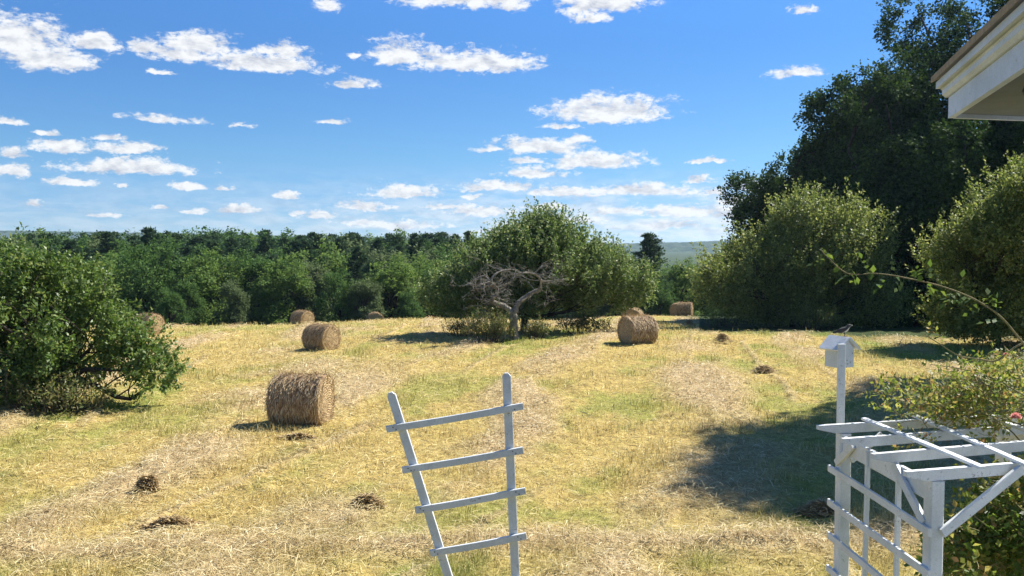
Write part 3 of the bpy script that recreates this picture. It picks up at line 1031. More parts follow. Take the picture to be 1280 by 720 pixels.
def plant(kind, px, ptop, y, label, dz=0.0, sxy=1.0, group=WG):
    x = P(px, 300, y)[0]
    g = gz(x, y) + dz
    top = P(px, ptop, y)[2]
    s = (top - g) / PHEIGHT[kind]
    s = max(s, .3)
    sc = (s * sxy, s * sxy, s)
    o = protos[kind]
    rz = rng.random() * 6.28
    if kind not in used:
        used.add(kind)
        o.location = (x, y, g - .1); o.rotation_euler = (0, 0, rz); o.scale = sc
        o['label'] = label; o['category'] = 'tree'; o['group'] = group
        return o
    return copy_tree(o, (x, y, g - .1), rz, sc, label, group)


# front of the wood: trees one can tell apart
FRONT = [
    ('broad', 183, 304, 74, 'rounded dark green tree that rises just right of the left apple tree', 1.1),
    ('pale', 262, 315, 76, 'pale green bushy tree at the wood edge, left of the small crest bale', 1.15),
    ('broad2', 232, 348, 72, 'short dark tree between the rounded tree and the pale bushy tree', 1.0),
    ('broad2', 318, 318, 78, 'dense dark tree left of the small bale at the crest', 1.2),
    ('pale', 352, 322, 75, 'light green tree rising just behind the small bale at the crest', 1.1),
    ('grey', 388, 330, 78, 'greyish green tree just right of the small bale at the crest', 1.1),
    ('broad', 425, 338, 74, 'dark rounded tree at the wood edge, directly above the second bale', 1.1),
    ('grey', 455, 350, 73, 'short grey green bush tree above the half hidden crest bale', 1.2),
    ('pale', 490, 322, 78, 'broad pale green tree, the lightest one left of the big apple tree', 1.35),
    ('broad', 535, 335, 80, 'green tree at the wood edge touching the left of the big apple tree', 1.2),
    ('broad', 100, 330, 70, 'green tree showing above the left apple tree crown', 1.1),
    ('grey', 30, 322, 72, 'greyish tree at the far left behind the apple tree', 1.1),
    ('grey', 290, 352, 72, 'small ragged tree at the foot of the pale bushy tree', 1.0),
    ('broad2', 210, 362, 68, 'low dark tree at the left corner of the field', 1.2),
    ('broad2', 512, 362, 74, 'low dark tree right of the half hidden crest bale', 1.2),
]
for k, px, pt, y, lab, s in FRONT:
    plant(k, px, pt, y, lab, sxy=s)
plant('pine', 812, 290, 92, 'dark pine with a ragged double top right of the big apple tree', sxy=1.35)
plant('pine2', 790, 318, 90, 'smaller dark pine leaning on the left of the ragged pine', sxy=1.2)
plant('pale', 850, 326, 93, 'pale green tree right of the ragged dark pine above the far bales', sxy=1.2)
plant('broad', 826, 352, 88, 'dark rounded tree at the foot of the ragged pine, left of the far bales', sxy=1.4)
plant('broad2', 880, 345, 96, 'green tree behind the far bales at the left end of the thicket', sxy=1.3)
plant('grey', 770, 340, 95, 'grey green tree mostly behind the right side of the big apple tree', sxy=1.2)
plant('broad', 730, 328, 98, 'green tree behind the right shoulder of the big apple tree', sxy=1.2)
plant('broad2', 590, 322, 96, 'green tree behind the left shoulder of the big apple tree', sxy=1.2)
for px_, pt_, y_ in ((134, 288, 104), (60, 290, 110), (222, 290, 120), (246, 294, 100), (268, 292, 112), (290, 295, 104), (305, 290, 125), (332, 293, 102), (356, 295, 118), (382, 296, 100), (398, 291, 108), (424, 295, 103), (448, 292, 118), (472, 296, 104), (497, 292, 110), (522, 296, 102), (552, 295, 116), (570, 298, 108)):
    plant('pine2' if px_ % 3 else 'pine', px_, pt_, y_, 'dark pine in the skyline of the woodland, among others alike', sxy=1.25)
plant('pine', 687 - 500, 283, 105, 'slender pine with the tallest spire above the rounded tree', sxy=1.0)

# rows behind: each its own tree, alike from here
GEN = {'broad': 'broadleaf tree deep in the woodland beyond the field, among others alike', 'pale': 'pale broadleaf tree deep in the woodland, among others alike',
       'grey': 'grey green tree deep in the woodland, among others alike', 'broad2': 'broadleaf tree deep in the woodland beyond the field, among others alike',
       'pine': 'dark pine in the skyline of the woodland, among others alike', 'pine2': 'dark pine in the skyline of the woodland, among others alike'}
rr = np.random.default_rng(77)
for y, t0, t1, step in ((84, 314, 334, 36), (96, 304, 320, 30), (110, 299, 312, 26), (126, 295, 307, 21), (145, 292, 303, 18)):
    px = -60 + rr.random() * step
    while px < 640:
        kind = rr.choice(['broad', 'pale', 'grey', 'broad2', 'pine', 'pine2'], p=[.22, .16, .12, .16, .19, .15] if y < 105 else [.12, .08, .1, .1, .34, .26])
        top = t0 + (t1 - t0) * rr.random() + (-8 if kind.startswith('pine') else 1)
        top += 3 * sstep(200, 560, px) - (3 if not kind.startswith('pine') else 0)
        plant(str(kind), px, top, y + rr.normal() * 3, GEN[str(kind)], sxy=1.1 + .3 * rr.random())
        px += step * (.6 + .8 * rr.random())
for y, t0, t1, step in ((115, 338, 350, 34), (140, 330, 338, 26)):
    px = 690.
    while px < 930:
        kind = rr.choice(['broad', 'pale', 'grey', 'pine'])
        plant(str(kind), px, t0 + (t1 - t0) * rr.random(), y, GEN[str(kind)], sxy=1.3)
        px += step * (.7 + .6 * rr.random())

# ------------------------------------------------------------------ hills
def hill_mat():
    m, nt, out = new_mat('wooded_hills')
    L = nt.links.new
    g = N(nt, 'ShaderNodeNewGeometry')
    n = N(nt, 'ShaderNodeTexNoise', inp={'Scale': .03, 'Detail': 6.0, 'Roughness': .7}); L(g.outputs['Position'], n.inputs['Vector'])
    c = ramp(nt, n.outputs[0], [(.40, (.02, .035, .014)), (.60, (.06, .085, .028))])
    p = N(nt, 'ShaderNodeBsdfPrincipled', inp={'Roughness': .95, 'Specular IOR Level': .05}); L(c, p.inputs['Base Color'])
    b = N(nt, 'ShaderNodeBump', inp={'Strength': 1.0, 'Distance': 12.0}); L(n.outputs[0], b.inputs['Height']); L(b.outputs[0], p.inputs['Normal'])
    L(p.outputs[0], out.inputs[0])
    return m


HM = hill_mat()


def ridge(name, px0, px1, tops, y, depth, seed):
    nx, ny = 420, 26
    xs = np.linspace(px0, px1, nx)
    tz = np.array([P(640, np.interp(q, tops[0], tops[1]), y)[2] for q in xs])
    t = np.linspace(0, 1, ny)
    V = []
    for j in range(ny):
        yy = y + (t[j] - .4) * depth
        X = (xs - 640) / F * yy
        prof = math.sin(PI * min(1, t[j] / .8)) if t[j] < .4 else math.cos((t[j] - .4) / .6 * PI / 2)
        Z = -13.5 + (tz + 13) * prof + 5 * (vnoise(X / 14, np.full(nx, yy) / 14, seed) - .5) * (prof > .1)
        V.append(np.stack([X, np.full(nx, yy), Z], 1))
    V = np.concatenate(V)
    i = np.arange(ny - 1)[:, None] * nx; j = np.arange(nx - 1)[None]
    q = np.stack([i + j, i + j + 1, i + nx + j + 1, i + nx + j], -1).reshape(-1, 4)
    return tag(mesh_obj(name, V, mat=HM, quads=q, smooth=True), kind='structure')


ridge('hills', 690, 1300, ([690, 740, 780, 830, 900, 1000, 1300], [305.5, 305, 304.5, 303.5, 301, 296, 290]), 2300, 900, 3)
ridge('hills', -700, 760, ([-700, 0, 120, 240, 340, 480, 560, 760], [284, 288, 290, 292, 294, 296, 298, 303]), 3200, 1400, 4)
# ------------------------------------------------------------------ house corner with eaves
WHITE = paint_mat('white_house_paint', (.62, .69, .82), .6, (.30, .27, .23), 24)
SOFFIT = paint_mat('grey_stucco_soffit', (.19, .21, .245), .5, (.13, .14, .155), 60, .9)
SHINGLE = plain_mat('brown_roof_edge', (.30, .235, .15), .9)
DARK = plain_mat('black_iron', (.02, .02, .022), .5)


def house():
    yc = 4.4
    c = P(1185, 148, yc)                    # lower outer corner of the fascia
    zf = c[2]
    q = PZ(1280, 84, zf)
    d = (c - q); d /= np.linalg.norm(d)     # along the eaves, away from the house
    e = PZ(1280, 151.5, zf) - c; e /= np.linalg.norm(e)   # along the gable end
    back = c - d * 9.0
    t = empty('house', (c[0] + 2.0, c[1] - 3, gz(c[0] + 2, c[1] - 3)), 0, 'white house with moulded eaves jutting in at the upper right corner', 'house')
    base = np.array(t.location)
    up = np.array([0, 0, 1.])
    out = np.array([-d[1], d[0], 0.])       # outward from the wall, across the eaves
    def prof_part(name, mat, poly):
        # poly: (outward offset, height) outline swept along the eaves, mitred at the end
        mb = MB()
        far = [c + out * o + up * h + d * max(o, 0) * .6 - base for o, h in poly]
        near = [back + out * o + up * h - base for o, h in poly]
        n = len(poly)
        mb.add(far + near, [tuple(range(n)), tuple(range(2 * n - 1, n - 1, -1))] + [(i, (i + 1) % n, n + (i + 1) % n, n + i) for i in range(n)])
        return mb.build(name, mat, t)
    prof_part('fascia', WHITE, [(0, 0), (0, .105), (-.03, .105), (-.03, .0)])
    prof_part('crown_moulding', WHITE, [(-.03, .107), (.012, .107), (.028, .122), (.028, .146), (.036, .150), (-.03, .150)])
    prof_part('drip_board', WHITE, [(-.03, .152), (.055, .157), (.055, .190), (-.03, .190)])
    mb = MB()
    for zlo, zhi, o in ((0, .105, 0), (.107, .15, .02), (.152, .19, .04)):
        a0 = c + up * (zlo + .0) - d * .0 - base; 
        mb.prism([a0 + e * .031 + d * o, a0 + e * 3.2 + d * o, a0 + e * 3.2 + d * o + up * (zhi - zlo), a0 + e * .031 + d * o + up * (zhi - zlo)], -d * (.03 + o))
    mb.build('end_board', WHITE, t)
    # roof slab rising to the ridge on the right
    inw = -out
    r0 = c + out * .075 + d * .06 + up * .192; r1 = back + out * .075 + up * .192
    w = 3.6
    ra = r0 + inw * w + up * w * .55; rb = r1 + inw * w + up * w * .55
    mb = MB()
    mb.prism([r0 - base, r1 - base, rb - base, ra - base], (0, 0, .03))
    mb.build('roof', SHINGLE, t)
    # soffit board under the overhang
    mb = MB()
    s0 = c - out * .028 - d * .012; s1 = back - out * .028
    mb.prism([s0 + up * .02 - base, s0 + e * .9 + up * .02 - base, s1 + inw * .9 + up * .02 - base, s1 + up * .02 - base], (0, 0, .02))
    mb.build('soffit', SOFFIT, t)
    # the clapboard walls below
    mb = MB()
    gzc = float(base[2]) - .3
    w0 = c + e * .62 - d * .5; w1 = back + inw * .55
    H = zf + .02 - gzc
    n = int(H / .115)
    for k in range(n):
        z0 = gzc + k * H / n; z1 = gzc + (k + 1) * H / n
        for (A, B, nn) in ((w0, w1, out), (w0, w0 + e * 3, d)):
            a_ = np.array([A[0], A[1], z0]) + nn * .014; b_ = np.array([B[0], B[1], z0]) + nn * .014
            a2 = np.array([A[0], A[1], z1]); b2 = np.array([B[0], B[1], z1])
            mb.add([a_ - base, b_ - base, b2 - base, a2 - base, np.array([A[0], A[1], z0]) - base, np.array([B[0], B[1], z0]) - base], [(0, 1, 2, 3), (4, 5, 1, 0)])
    mb.build('wall', WHITE, t)
    # little dark lamp under the soffit
    lp = P(1293, 112, 3.55); 
    mb = MB()
    ring = [(0.0, .0), (.035, -.004), (.045, -.03), (.035, -.055), (.0, -.065)]
    k = 14; vs = []; fs = []
    lc = np.array([lp[0], lp[1], zf + .02]) - base
    for i, (r_, z_) in enumerate(ring):
        for j in range(k):
            vs.append(lc + [r_ * math.cos(2 * PI * j / k), r_ * math.sin(2 * PI * j / k), z_])
    for i in range(len(ring) - 1):
        for j in range(k):
            fs.append((i * k + j, i * k + (j + 1) % k, (i + 1) * k + (j + 1) % k, (i + 1) * k + j))
    mb.add(vs, fs); mb.build('eaves_lamp', DARK, t, True)
    return t


house()

# ------------------------------------------------------------------ arbor
PAINT = paint_mat('weathered_white_paint', (.77, .79, .80), .75, (.22, .205, .18), 26)
PAINT2 = paint_mat('weathered_trellis_paint', (.74, .77, .80), .7, (.16, .14, .12), 18)


def arbor():
    yA, yB = 6.72, 5.36
    A = P(1054, 560, yA); B = P(1168, 620, yB)
    ZT = 2.88
    gA, gB = gz(A[0], A[1]), gz(B[0], B[1])
    base = np.array([A[0] + .8, (yA + yB) / 2, gz(A[0] + .8, 5.9)])
    t = empty('garden_arbor', base, 0, 'weathered white wooden garden arbor with open slatted roof and climbing rose', 'arbor')
    rel = lambda p: np.array(p, float) - base
    v = np.array([A[0] - B[0], A[1] - B[1], 0]); v /= np.linalg.norm(v)
    ra = PZ(1022, 533, ZT); rb = PZ(1290, 517, ZT)
    u = rb - ra; u[2] = 0; u /= np.linalg.norm(u)
    W = 1.55
    def part(name, *bs):
        mb = MB()
        for b in bs: mb.board(rel(b[0]), rel(b[1]), *b[2:])
        return mb.build(name, PAINT, t)
    posts = {}
    for nm, p in (('A', A), ('B', B), ('C', A + u * W), ('D', B + u * W)):
        x, y = p[0], p[1]
        posts[nm] = np.array([x, y, 0])
        part('post', ((x, y, gz(x, y) - .1), (x, y, ZT - .076), .095, .095, (v[0], v[1], 0)))
    up = np.array([0, 0, 1.])
    # side beams
    for p, q in (('B', 'A'), ('D', 'C')):
        a = posts[p] + v * .046 - u * .012 + up * (ZT - .155); b = posts[q] - v * .046 - u * .012 + up * (ZT - .155)
        part('beam', (a, b, .035, .13))
    # rafters resting on the beams
    for (px0, py0, px1, py1) in ((1022, 531.5, 1290, 516), (1053, 548, 1290, 530), (1090, 567, 1290, 550), (1131, 589, 1290, 576.5)):
        a = PZ(px0, py0, ZT); b = PZ(px1, py1, ZT)
        d = (b - a) / np.linalg.norm(b - a)
        b = a + d * 2.05
        mbr = MB()
        sdv = np.cross(d, up) * .036
        a0 = a - sdv / 2; b0 = b - sdv / 2
        mbr.prism([rel(a0), rel(b0), rel(b0 - up * .030), rel(b0 - d * .12 - up * .072), rel(a0 + d * .16 - up * .072), rel(a0 - up * .034)], sdv)
        mbr.build('rafter', PAINT, t)
    # slats lying across the rafters
    for (px0, py0, px1, py1) in ((1080, 523, 1228, 585), (1137, 517, 1287, 582), (1232, 520, 1400, 580)):
        a = PZ(px0, py0, ZT + .015); b = PZ(px1, py1, ZT + .015)
        part('slat', (a, b, .05, .02))
    # rails and uprights of the side lattice
    o = -u * .062
    zr = [2.49, 2.215, 1.94, 1.665, 1.39, 1.115, .84]
    for z in zr:
        part('rail', (posts['B'] - v * .06 + o + up * z, posts['A'] + v * .13 + o + up * z, .022, .055))
    for f in (.36, .70):
        p = posts['A'] + (posts['B'] - posts['A']) * f - u * .036
        part('upright', (p + up * (gz(p[0], p[1]) - .05), p + up * (ZT - .1), .034, .026, (v[0], v[1], 0)))
    # braces
    part('brace', (posts['B'] + v * .03 - u * .05 + up * (ZT - .36), posts['B'] + v * .44 - u * .05 + up * (ZT - .09), .058, .03, tuple(u)))
    part('brace', (posts['A'] - v * .02 - u * .064 + up * (ZT - .31), posts['A'] - v * .27 - u * .05 + up * (ZT - .11), .055, .03, tuple(u)))
    part('brace', (posts['B'] + u * .02 - v * .066 + up * (ZT - .40), posts['B'] + u * .62 - v * .066 + up * (ZT - .03), .06, .03, tuple(v)))
    part('brace', (posts['A'] + u * .04 - v * .066 + up * (ZT - .28), posts['A'] + u * .32 - v * .066 + up * (ZT - .09), .05, .03, tuple(v)))
    return posts, u, v, ZT


posts, AU, AV, ZT = arbor()

# ------------------------------------------------------------------ birdhouse on its pole, and the bird
def birdhouse():
    y = 6.83
    top = P(1052, 430, y); bot = P(1051, 540, y)
    b = np.array([bot[0], y, gz(bot[0], y)])
    t = empty('birdhouse', b, 0, 'white birdhouse with pitched roof on a tall pole behind the arbor post', 'birdhouse')
    mb = MB(); mb.board((0, 0, -.2), (top - b), .058, .03, (0, -1, 0)); mb.build('pole', PAINT, t)
    c = P(1049, 458, y + .15) - b; c[2] += .0
    rz = R(28)
    fx = np.array([math.cos(rz), math.sin(rz), 0]); fy = np.array([-math.sin(rz), math.cos(rz), 0]); up = np.array([0, 0, 1.])
    w, dp, h, ap = .165, .15, .15, .232
    mb = MB()
    pts = [c - fx * w / 2 - fy * dp / 2, c + fx * w / 2 - fy * dp / 2, c + fx * w / 2 - fy * dp / 2 + up * h, c - fy * dp / 2 + up * ap, c - fx * w / 2 - fy * dp / 2 + up * h]
    mb.prism(pts, fy * dp)
    mb.build('box', PAINT, t)
    for s in (-1, 1):
        mb = MB()
        e0 = c + fx * s * (w / 2 + .035) + up * (h - .010); a0 = c + up * (ap + .008)
        o = -fy * (dp / 2 + .03)
        nn = np.cross(a0 - e0, fy); nn /= np.linalg.norm(nn)
        if nn[2] < 0: nn = -nn
        mb.prism([e0 + o, a0 + o, a0 + o + nn * .014, e0 + o + nn * .014], fy * (dp + .06))
        mb.build('roof_panel', PAINT, t)
    # entrance hole with a perch on the field side
    mb = MB()
    hc = c + fy * (dp / 2 + .001) + up * .1
    k = 16
    mb.prism([hc + fx * .018 * math.cos(2 * PI * j / k) + up * .018 * math.sin(2 * PI * j / k) for j in range(k)], fy * .002)
    mb.build('entrance_hole', DARK, t)
    mb = MB()
    for dx, dz in ((-.06, .115), (.062, .115), (.0, .06), (.01, .03)):
        q = c - fy * (dp / 2 + .0015) + fx * dx + up * dz
        mb.prism([q + fx * .004 * math.cos(2 * PI * j / 8) + up * .004 * math.sin(2 * PI * j / 8) for j in range(8)], -fy * .002)
    mb.build('nail_heads', DARK, t)
    # bird on the ridge
    rid = c + b + up * (ap + .022) - fy * .045
    bt = empty('songbird', rid, R(-8), 'small dark songbird with pale breast perched on the birdhouse roof', 'bird')
    bt.scale = (1.05, 1.05, 1.05)
    import bmesh
    me = bpy.data.meshes.new('body')
    # one chain from tail tip to beak, grown with a skin
    ch = [((-.088, 0, .028), .004, .010), ((-.06, 0, .033), .006, .011), ((-.038, 0, .040), .014, .015), ((-.012, 0, .047), .024, .023),
          ((.012, 0, .056), .023, .022), ((.027, 0, .074), .0165, .016), ((.036, 0, .085), .0165, .0155), ((.050, 0, .086), .006, .006), ((.062, 0, .085), .0018, .0018)]
    me.from_pydata([p for p, a, q in ch], [(i, i + 1) for i in range(len(ch) - 1)], [])
    o = bpy.data.objects.new('body', me); COL.objects.link(o); o.parent = bt
    sk = o.modifiers.new('Skin', 'SKIN')
    for i, (p, a, q) in enumerate(ch):
        me.skin_vertices[0].data[i].radius = (q, a) if False else (a, q)
        me.skin_vertices[0].data[i].use_root = (i == 3)
    ss = o.modifiers.new('Sub', 'SUBSURF'); ss.levels = 2; ss.render_levels = 2
    m, nt, out = new_mat('songbird_plumage')
    tc = N(nt, 'ShaderNodeTexCoord'); sx = N(nt, 'ShaderNodeSeparateXYZ'); nt.links.new(tc.outputs['Object'], sx.inputs[0])
    ma = N(nt, 'ShaderNodeMath', operation='MULTIPLY_ADD', inp={1: .9, 2: .0}); nt.links.new(sx.outputs[0], ma.inputs[0])
    sb_ = N(nt, 'ShaderNodeMath', operation='SUBTRACT'); nt.links.new(sx.outputs[2], sb_.inputs[0]); nt.links.new(ma.outputs[0], sb_.inputs[1])
    c_ = ramp(nt, sb_.outputs[0], [(.032, (.62, .58, .48)), (.044, (.07, .065, .06)), (.07, (.05, .048, .046))])
    p_ = N(nt, 'ShaderNodeBsdfPrincipled', inp={'Roughness': .8}); nt.links.new(c_, p_.inputs['Base Color']); nt.links.new(p_.outputs[0], out.inputs[0])
    me.materials.append(m)
    for s in (-1, 1):
        mb = MB()
        n = 9
        for k in range(1):
            ring = []
            for j in range(n):
                a = PI * j / (n - 1)
                ring.append((.012 - .072 * j / (n - 1), s * (.0235 - .010 * j / (n - 1)), .058 - .018 * j / (n - 1) + .011 * math.sin(a)))
            low = [(x, y_ + s * .002, z - .022 * math.sin(PI * min(1, (j + .4) / n))) for j, (x, y_, z) in enumerate(ring)]
            mb.add(ring + low, [(j, j + 1, n + j + 1, n + j) for j in range(n - 1)])
        mb.build('wing', plain_mat('dark_wing', (.045, .042, .04), .7), bt, True)
        mb = MB()
        mb.tube([(.002, s * .009, .03), (.004, s * .010, .014), (.0, s * .010, 0)], [.003, .002, .002], 5)
        for a in (-.5, 0, .5):
            mb.tube([(.0, s * .010, .001), (.014 * math.cos(a), s * .010 + .014 * math.sin(a), .001)], [.0016, .0008], 4)
        mb.build('leg', DARK, bt)
        mb = MB(); mb.box((.044, s * .0125, .089), (.004, .004, .004)); mb.build('eye', DARK, bt)


birdhouse()

# ------------------------------------------------------------------ leaning trellis
RUST = plain_mat('rusty_nail', (.10, .06, .045), .8)


def trellis():
    y = 6.0
    x0 = P(648, 700, y)[0]
    b = np.array([x0, y, gz(x0, y)])
    t = empty('trellis', b, 0, 'leaning weathered white fan trellis standing alone before the field', 'trellis')
    r = lambda px, py, dy=0: P(px, py, y + dy) - b
    dn = (0, -1, 0)
    def rail(p0, p1):
        a, c = r(*p0), r(*p1)
        mb = MB()
        mb.board(c, a, .062, .028, dn)
        # clipped tip
        d = (a - c) / np.linalg.norm(a - c); s = np.cross(d, dn); s /= np.linalg.norm(s)
        f = np.array([0, -.014, 0.])
        mb.prism([a - s * .0295 + f, a + s * .0295 + f, a + s * .012 + d * .022 + f, a - s * .012 + d * .022 + f], (0, .028, 0))
        mb.build('rail', PAINT2, t)
    rail((489, 494), (640, 974))
    rail((633, 470), (657, 976))
    for (p0, p1) in (((483, 537), (654, 508)), ((503, 588), (654, 563)), ((519, 638), (657, 614)), ((538, 692), (658, 670)), ((556, 744), (659, 726)), ((575, 800), (661, 786)), ((594, 860), (663, 850))):
        mb = MB()
        a, c = r(p0[0], p0[1], -.031), r(p1[0], p1[1], -.031)
        mb.board(a, c, .048, .022, dn)
        mb.build('rung', PAINT2, t)
        nb_ = MB()
        for f in (.06, .925):
            q = a + (c - a) * f + np.array([0, -.0115, 0])
            for dx, dz in ((-.010, .008), (.012, -.007)):
                nb_.prism([q + np.array([dx + .0045 * math.cos(2 * PI * k / 8), 0, dz + .0045 * math.sin(2 * PI * k / 8)]) for k in range(8)], (0, -.002, 0))
        nb_.build('nail_heads', RUST, t)
    return t


trellis()

# ------------------------------------------------------------------ climbing rose
ROSE_L = leaf_mat('rose_leaves', [(.08, .13, .025), (.13, .19, .04), (.22, .26, .06), (.34, .34, .10), (.30, .19, .08)], .5, .5, .3)
ROSE_D = leaf_mat('dark_rose_leaves', [(.05, .085, .02), (.08, .14, .03), (.13, .19, .045)], .45, .4, .35)
CANE = bark_mat('rose_cane', (.13, .14, .06), (.30, .24, .13), 20)
PETAL = leaf_mat('pink_petals', [(.62, .28, .24), (.75, .42, .36)], .3, .6, .2)


def rose():
    r = np.random.default_rng(91)
    root = np.array([3.95, 6.2, 0]); root[2] = gz(root[0], root[1])
    t = empty('climbing_rose', root, 0, 'climbing rose with arching canes sprawling over the right side of the arbor', 'rose')
    lv, ld, ln, lsz = [], [], [], []
    dv, dd_, dn_, dsz = [], [], [], []
    mb = MB()
    def spline(pts, k=6):
        pts = [np.array(p) for p in pts]; out = []
        for i in range(len(pts) - 1):
            p0 = pts[max(i - 1, 0)]; p1 = pts[i]; p2 = pts[i + 1]; p3 = pts[min(i + 2, len(pts) - 1)]
            for j in range(k):
                s = j / k
                out.append(.5 * ((2 * p1) + (-p0 + p2) * s + (2 * p0 - 5 * p1 + 4 * p2 - p3) * s * s + (-p0 + 3 * p1 - 3 * p2 + p3) * s ** 3))
        out.append(pts[-1]); return out
    def spray(p, d, n=5, sz=.045, dark=False):
        """one compound leaf: leaflets in pairs on a stalk"""
        d = d / np.linalg.norm(d)
        sd = np.cross(d, r.normal(size=3)); sd /= np.linalg.norm(sd)
        up = np.array([0, 0, 1.]) + r.normal(size=3) * .5
        A = (lv, ld, ln, lsz) if not dark else (dv, dd_, dn_, dsz)
        L_ = sz * 2.2
        for k in range(n):
            if k == n - 1: q = p + d * L_; e = d
            else:
                q = p + d * L_ * (.35 + .35 * (k // 2)); e = d * .4 + sd * (1 if k % 2 else -1)
            A[0].append(q); A[1].append(e); A[2].append(up); A[3].append(sz * (.75 + .5 * r.random()))
    def cane(pts, r0, r1, every=.07, sz=.045, dark=False, k=6, skip=0.0):
        s = spline(pts, k)
        mb.tube([p - root for p in s], [r0 + (r1 - r0) * i / (len(s) - 1) for i in range(len(s))], 5)
        acc = 0
        for i in range(1, len(s)):
            seg = np.linalg.norm(s[i] - s[i - 1]); acc += seg
            if i / len(s) < skip: acc = 0; continue
            while acc > every:
                acc -= every
                d = (s[i] - s[i - 1]) / (seg + 1e-9)
                sd = r.normal(size=3); sd -= d * np.dot(sd, d); sd /= np.linalg.norm(sd)
                spray(s[i] - root + d * (r.random() - .5) * seg, d * .4 + sd, 5, sz, dark)
        return s
    # the long arching cane
    yy = 5.0
    cane([root, P(1370, 600, 5.6), P(1310, 478, 5.2), P(1262, 408, 5.0), P(1225, 378, 5.0), P(1180, 359, 5.0), P(1130, 347, 5.0), P(1095, 342, 5.05), P(1060, 342, 5.1), P(1035, 322, 5.15), P(1026, 312, 5.2)],
         .008, .002, .05, .044, True, 8, .3)
    # smaller canes poking out to the left
    cane([root, P(1300, 470, 6.2), P(1240, 452, 6.3), P(1200, 445, 6.3), P(1175, 430, 6.3), P(1155, 418, 6.35)], .009, .003, .07, .035, False, 7, .35)
    cane([P(1290, 500, 6.3), P(1235, 470, 6.4), P(1195, 460, 6.4), P(1160, 455, 6.5)], .006, .002, .07, .035)
    cane([P(1290, 455, 6.0), P(1262, 440, 6.1), P(1255, 432, 6.1)], .006, .002, .06, .035)
    # mass over the far corner of the arbor roof
    for i in range(115):
        px = 1290 - 165 * r.random() ** 1.35; py = 470 + 62 * r.random() ** .8 + (0 if px > 1170 else 12)
        if py < 500 - (px - 1130) * .22: continue
        y = 6.3 + .9 * r.random()
        p = P(px, py, y)
        if p[2] < ZT + .03: p[2] = ZT + .03 + .05 * r.random()
        d = np.array([r.normal() * .8 - .2, r.normal() * .5, .35 + r.normal() * .5]); d /= np.linalg.norm(d)
        L_ = .16 + .22 * r.random()
        cane([p, p + d * L_ * .5 + r.normal(size=3) * .02, p + d * L_], .004, .0015, .034, .040, False, 3)
    for i in range(60):
        px = 1285 - 150 * r.random(); py = 520 - 55 * r.random() * (px - 1120) / 160
        p = P(px, py, 6.5 + .5 * r.random())
        d = np.array([r.normal() * .5, r.normal() * .4, 1.0]); d /= np.linalg.norm(d)
        cane([p, p + d * .13, p + d * .25 + r.normal(size=3) * .04], .003, .001, .05, .026, False, 3)
    # bush below, inside the arbor on the right
    for i in range(420):
        px = 1310 - 130 * r.random() ** .9; py = 730 - 130 * r.random()
        lim = 700 - (px - 1185) * .95
        if py < max(lim, 590): continue
        y = 5.75 + 1.0 * r.random()
        p = P(px, py, y)
        d = np.array([r.normal() * .8 - .3, r.normal() * .6, .4 + r.normal() * .6]); d /= np.linalg.norm(d)
        L_ = .14 + .2 * r.random()
        cane([p, p + d * L_ * .5 + r.normal(size=3) * .02, p + d * L_], .005, .0015, .04, .055, r.random() < .5, 3)
    # main stems tying the masses to the root
    for (a, b_, c_) in ((P(1250, 690, 6.2), P(1235, 640, 6.2), P(1215, 600, 6.3)), (P(1290, 640, 6.2), P(1280, 560, 6.4), P(1240, 520, 6.6)), (P(1300, 620, 6.3), P(1290, 540, 6.5), P(1200, 512, 6.6)),
                        (P(1230, 720, 6.0), P(1205, 690, 6.0), P(1195, 660, 6.0))):
        cane([root, a, b_, c_], .012, .004, .12, .04, False, 6)
    mb.build('canes', CANE, t, True)
    for nm, A, m in (('leaves', (lv, ld, ln, lsz), ROSE_L), ('leaves', (dv, dd_, dn_, dsz), ROSE_D)):
        V = leaf_quads(np.array(A[0]), np.array(A[1]), np.array(A[2]), np.array(A[3]), .62, .1)
        mesh_obj(nm, V, mat=m, parent=t, quads=np.arange(len(V)).reshape(-1, 4))
    # blooms
    for (px, py, y, s) in ((1270, 523, 6.2, .042), (1258, 444, 6.1, .02)):
        p = P(px, py, y) - root
        n = 26
        d = []
        k = np.arange(n)
        a = k * 2.4; el = .2 + 1.2 * (k / n)
        d = np.stack([np.cos(a) * np.cos(el), np.sin(a) * np.cos(el), np.sin(el)], 1)
        V = leaf_quads(np.repeat(p[None], n, 0) + d * s * .15, d, np.cross(d, np.cross(d, [0, 0, 1.])), np.full(n, s), 1.0, .15)
        mesh_obj('blossom', V, mat=PETAL, parent=t, quads=np.arange(len(V)).reshape(-1, 4))
    return t


rose()

# ------------------------------------------------------------------ haze
HAZE = 1.4e-4
if HAZE > 0:
    mb = MB()
    zb, zt = -15.5, 40.0
    mb.box((0, 900, (zb + zt) / 2), (13000, 11000, zt - zb))
    hm = bpy.data.materials.new('haze_air'); hm.use_nodes = True
    nt = hm.node_tree
    for n in list(nt.nodes): nt.nodes.remove(n)
    ho = nt.nodes.new('ShaderNodeOutputMaterial')
    hv = N(nt, 'ShaderNodeVolumePrincipled', inp={'Color': (.58, .80, 1.0, 1), 'Density': HAZE, 'Anisotropy': .3})
    nt.links.new(hv.outputs[0], ho.inputs['Volume'])
    tag(mb.build('haze', hm), kind='stuff')

# ------------------------------------------------------------------ sun and sky
SUN_EL, SUN_AZ = R(47), R(57)         # azimuth measured from +y (view) towards +x (right)
sd = bpy.data.lights.new('sun', 'SUN')
sd.energy = 5.0; sd.angle = R(.53); sd.color = (1.0, .955, .865)
so = bpy.data.objects.new('sun', sd); COL.objects.link(so)
so.rotation_euler = (PI / 2 - SUN_EL, 0, PI - SUN_AZ)
so.location = (20, 20, 60)

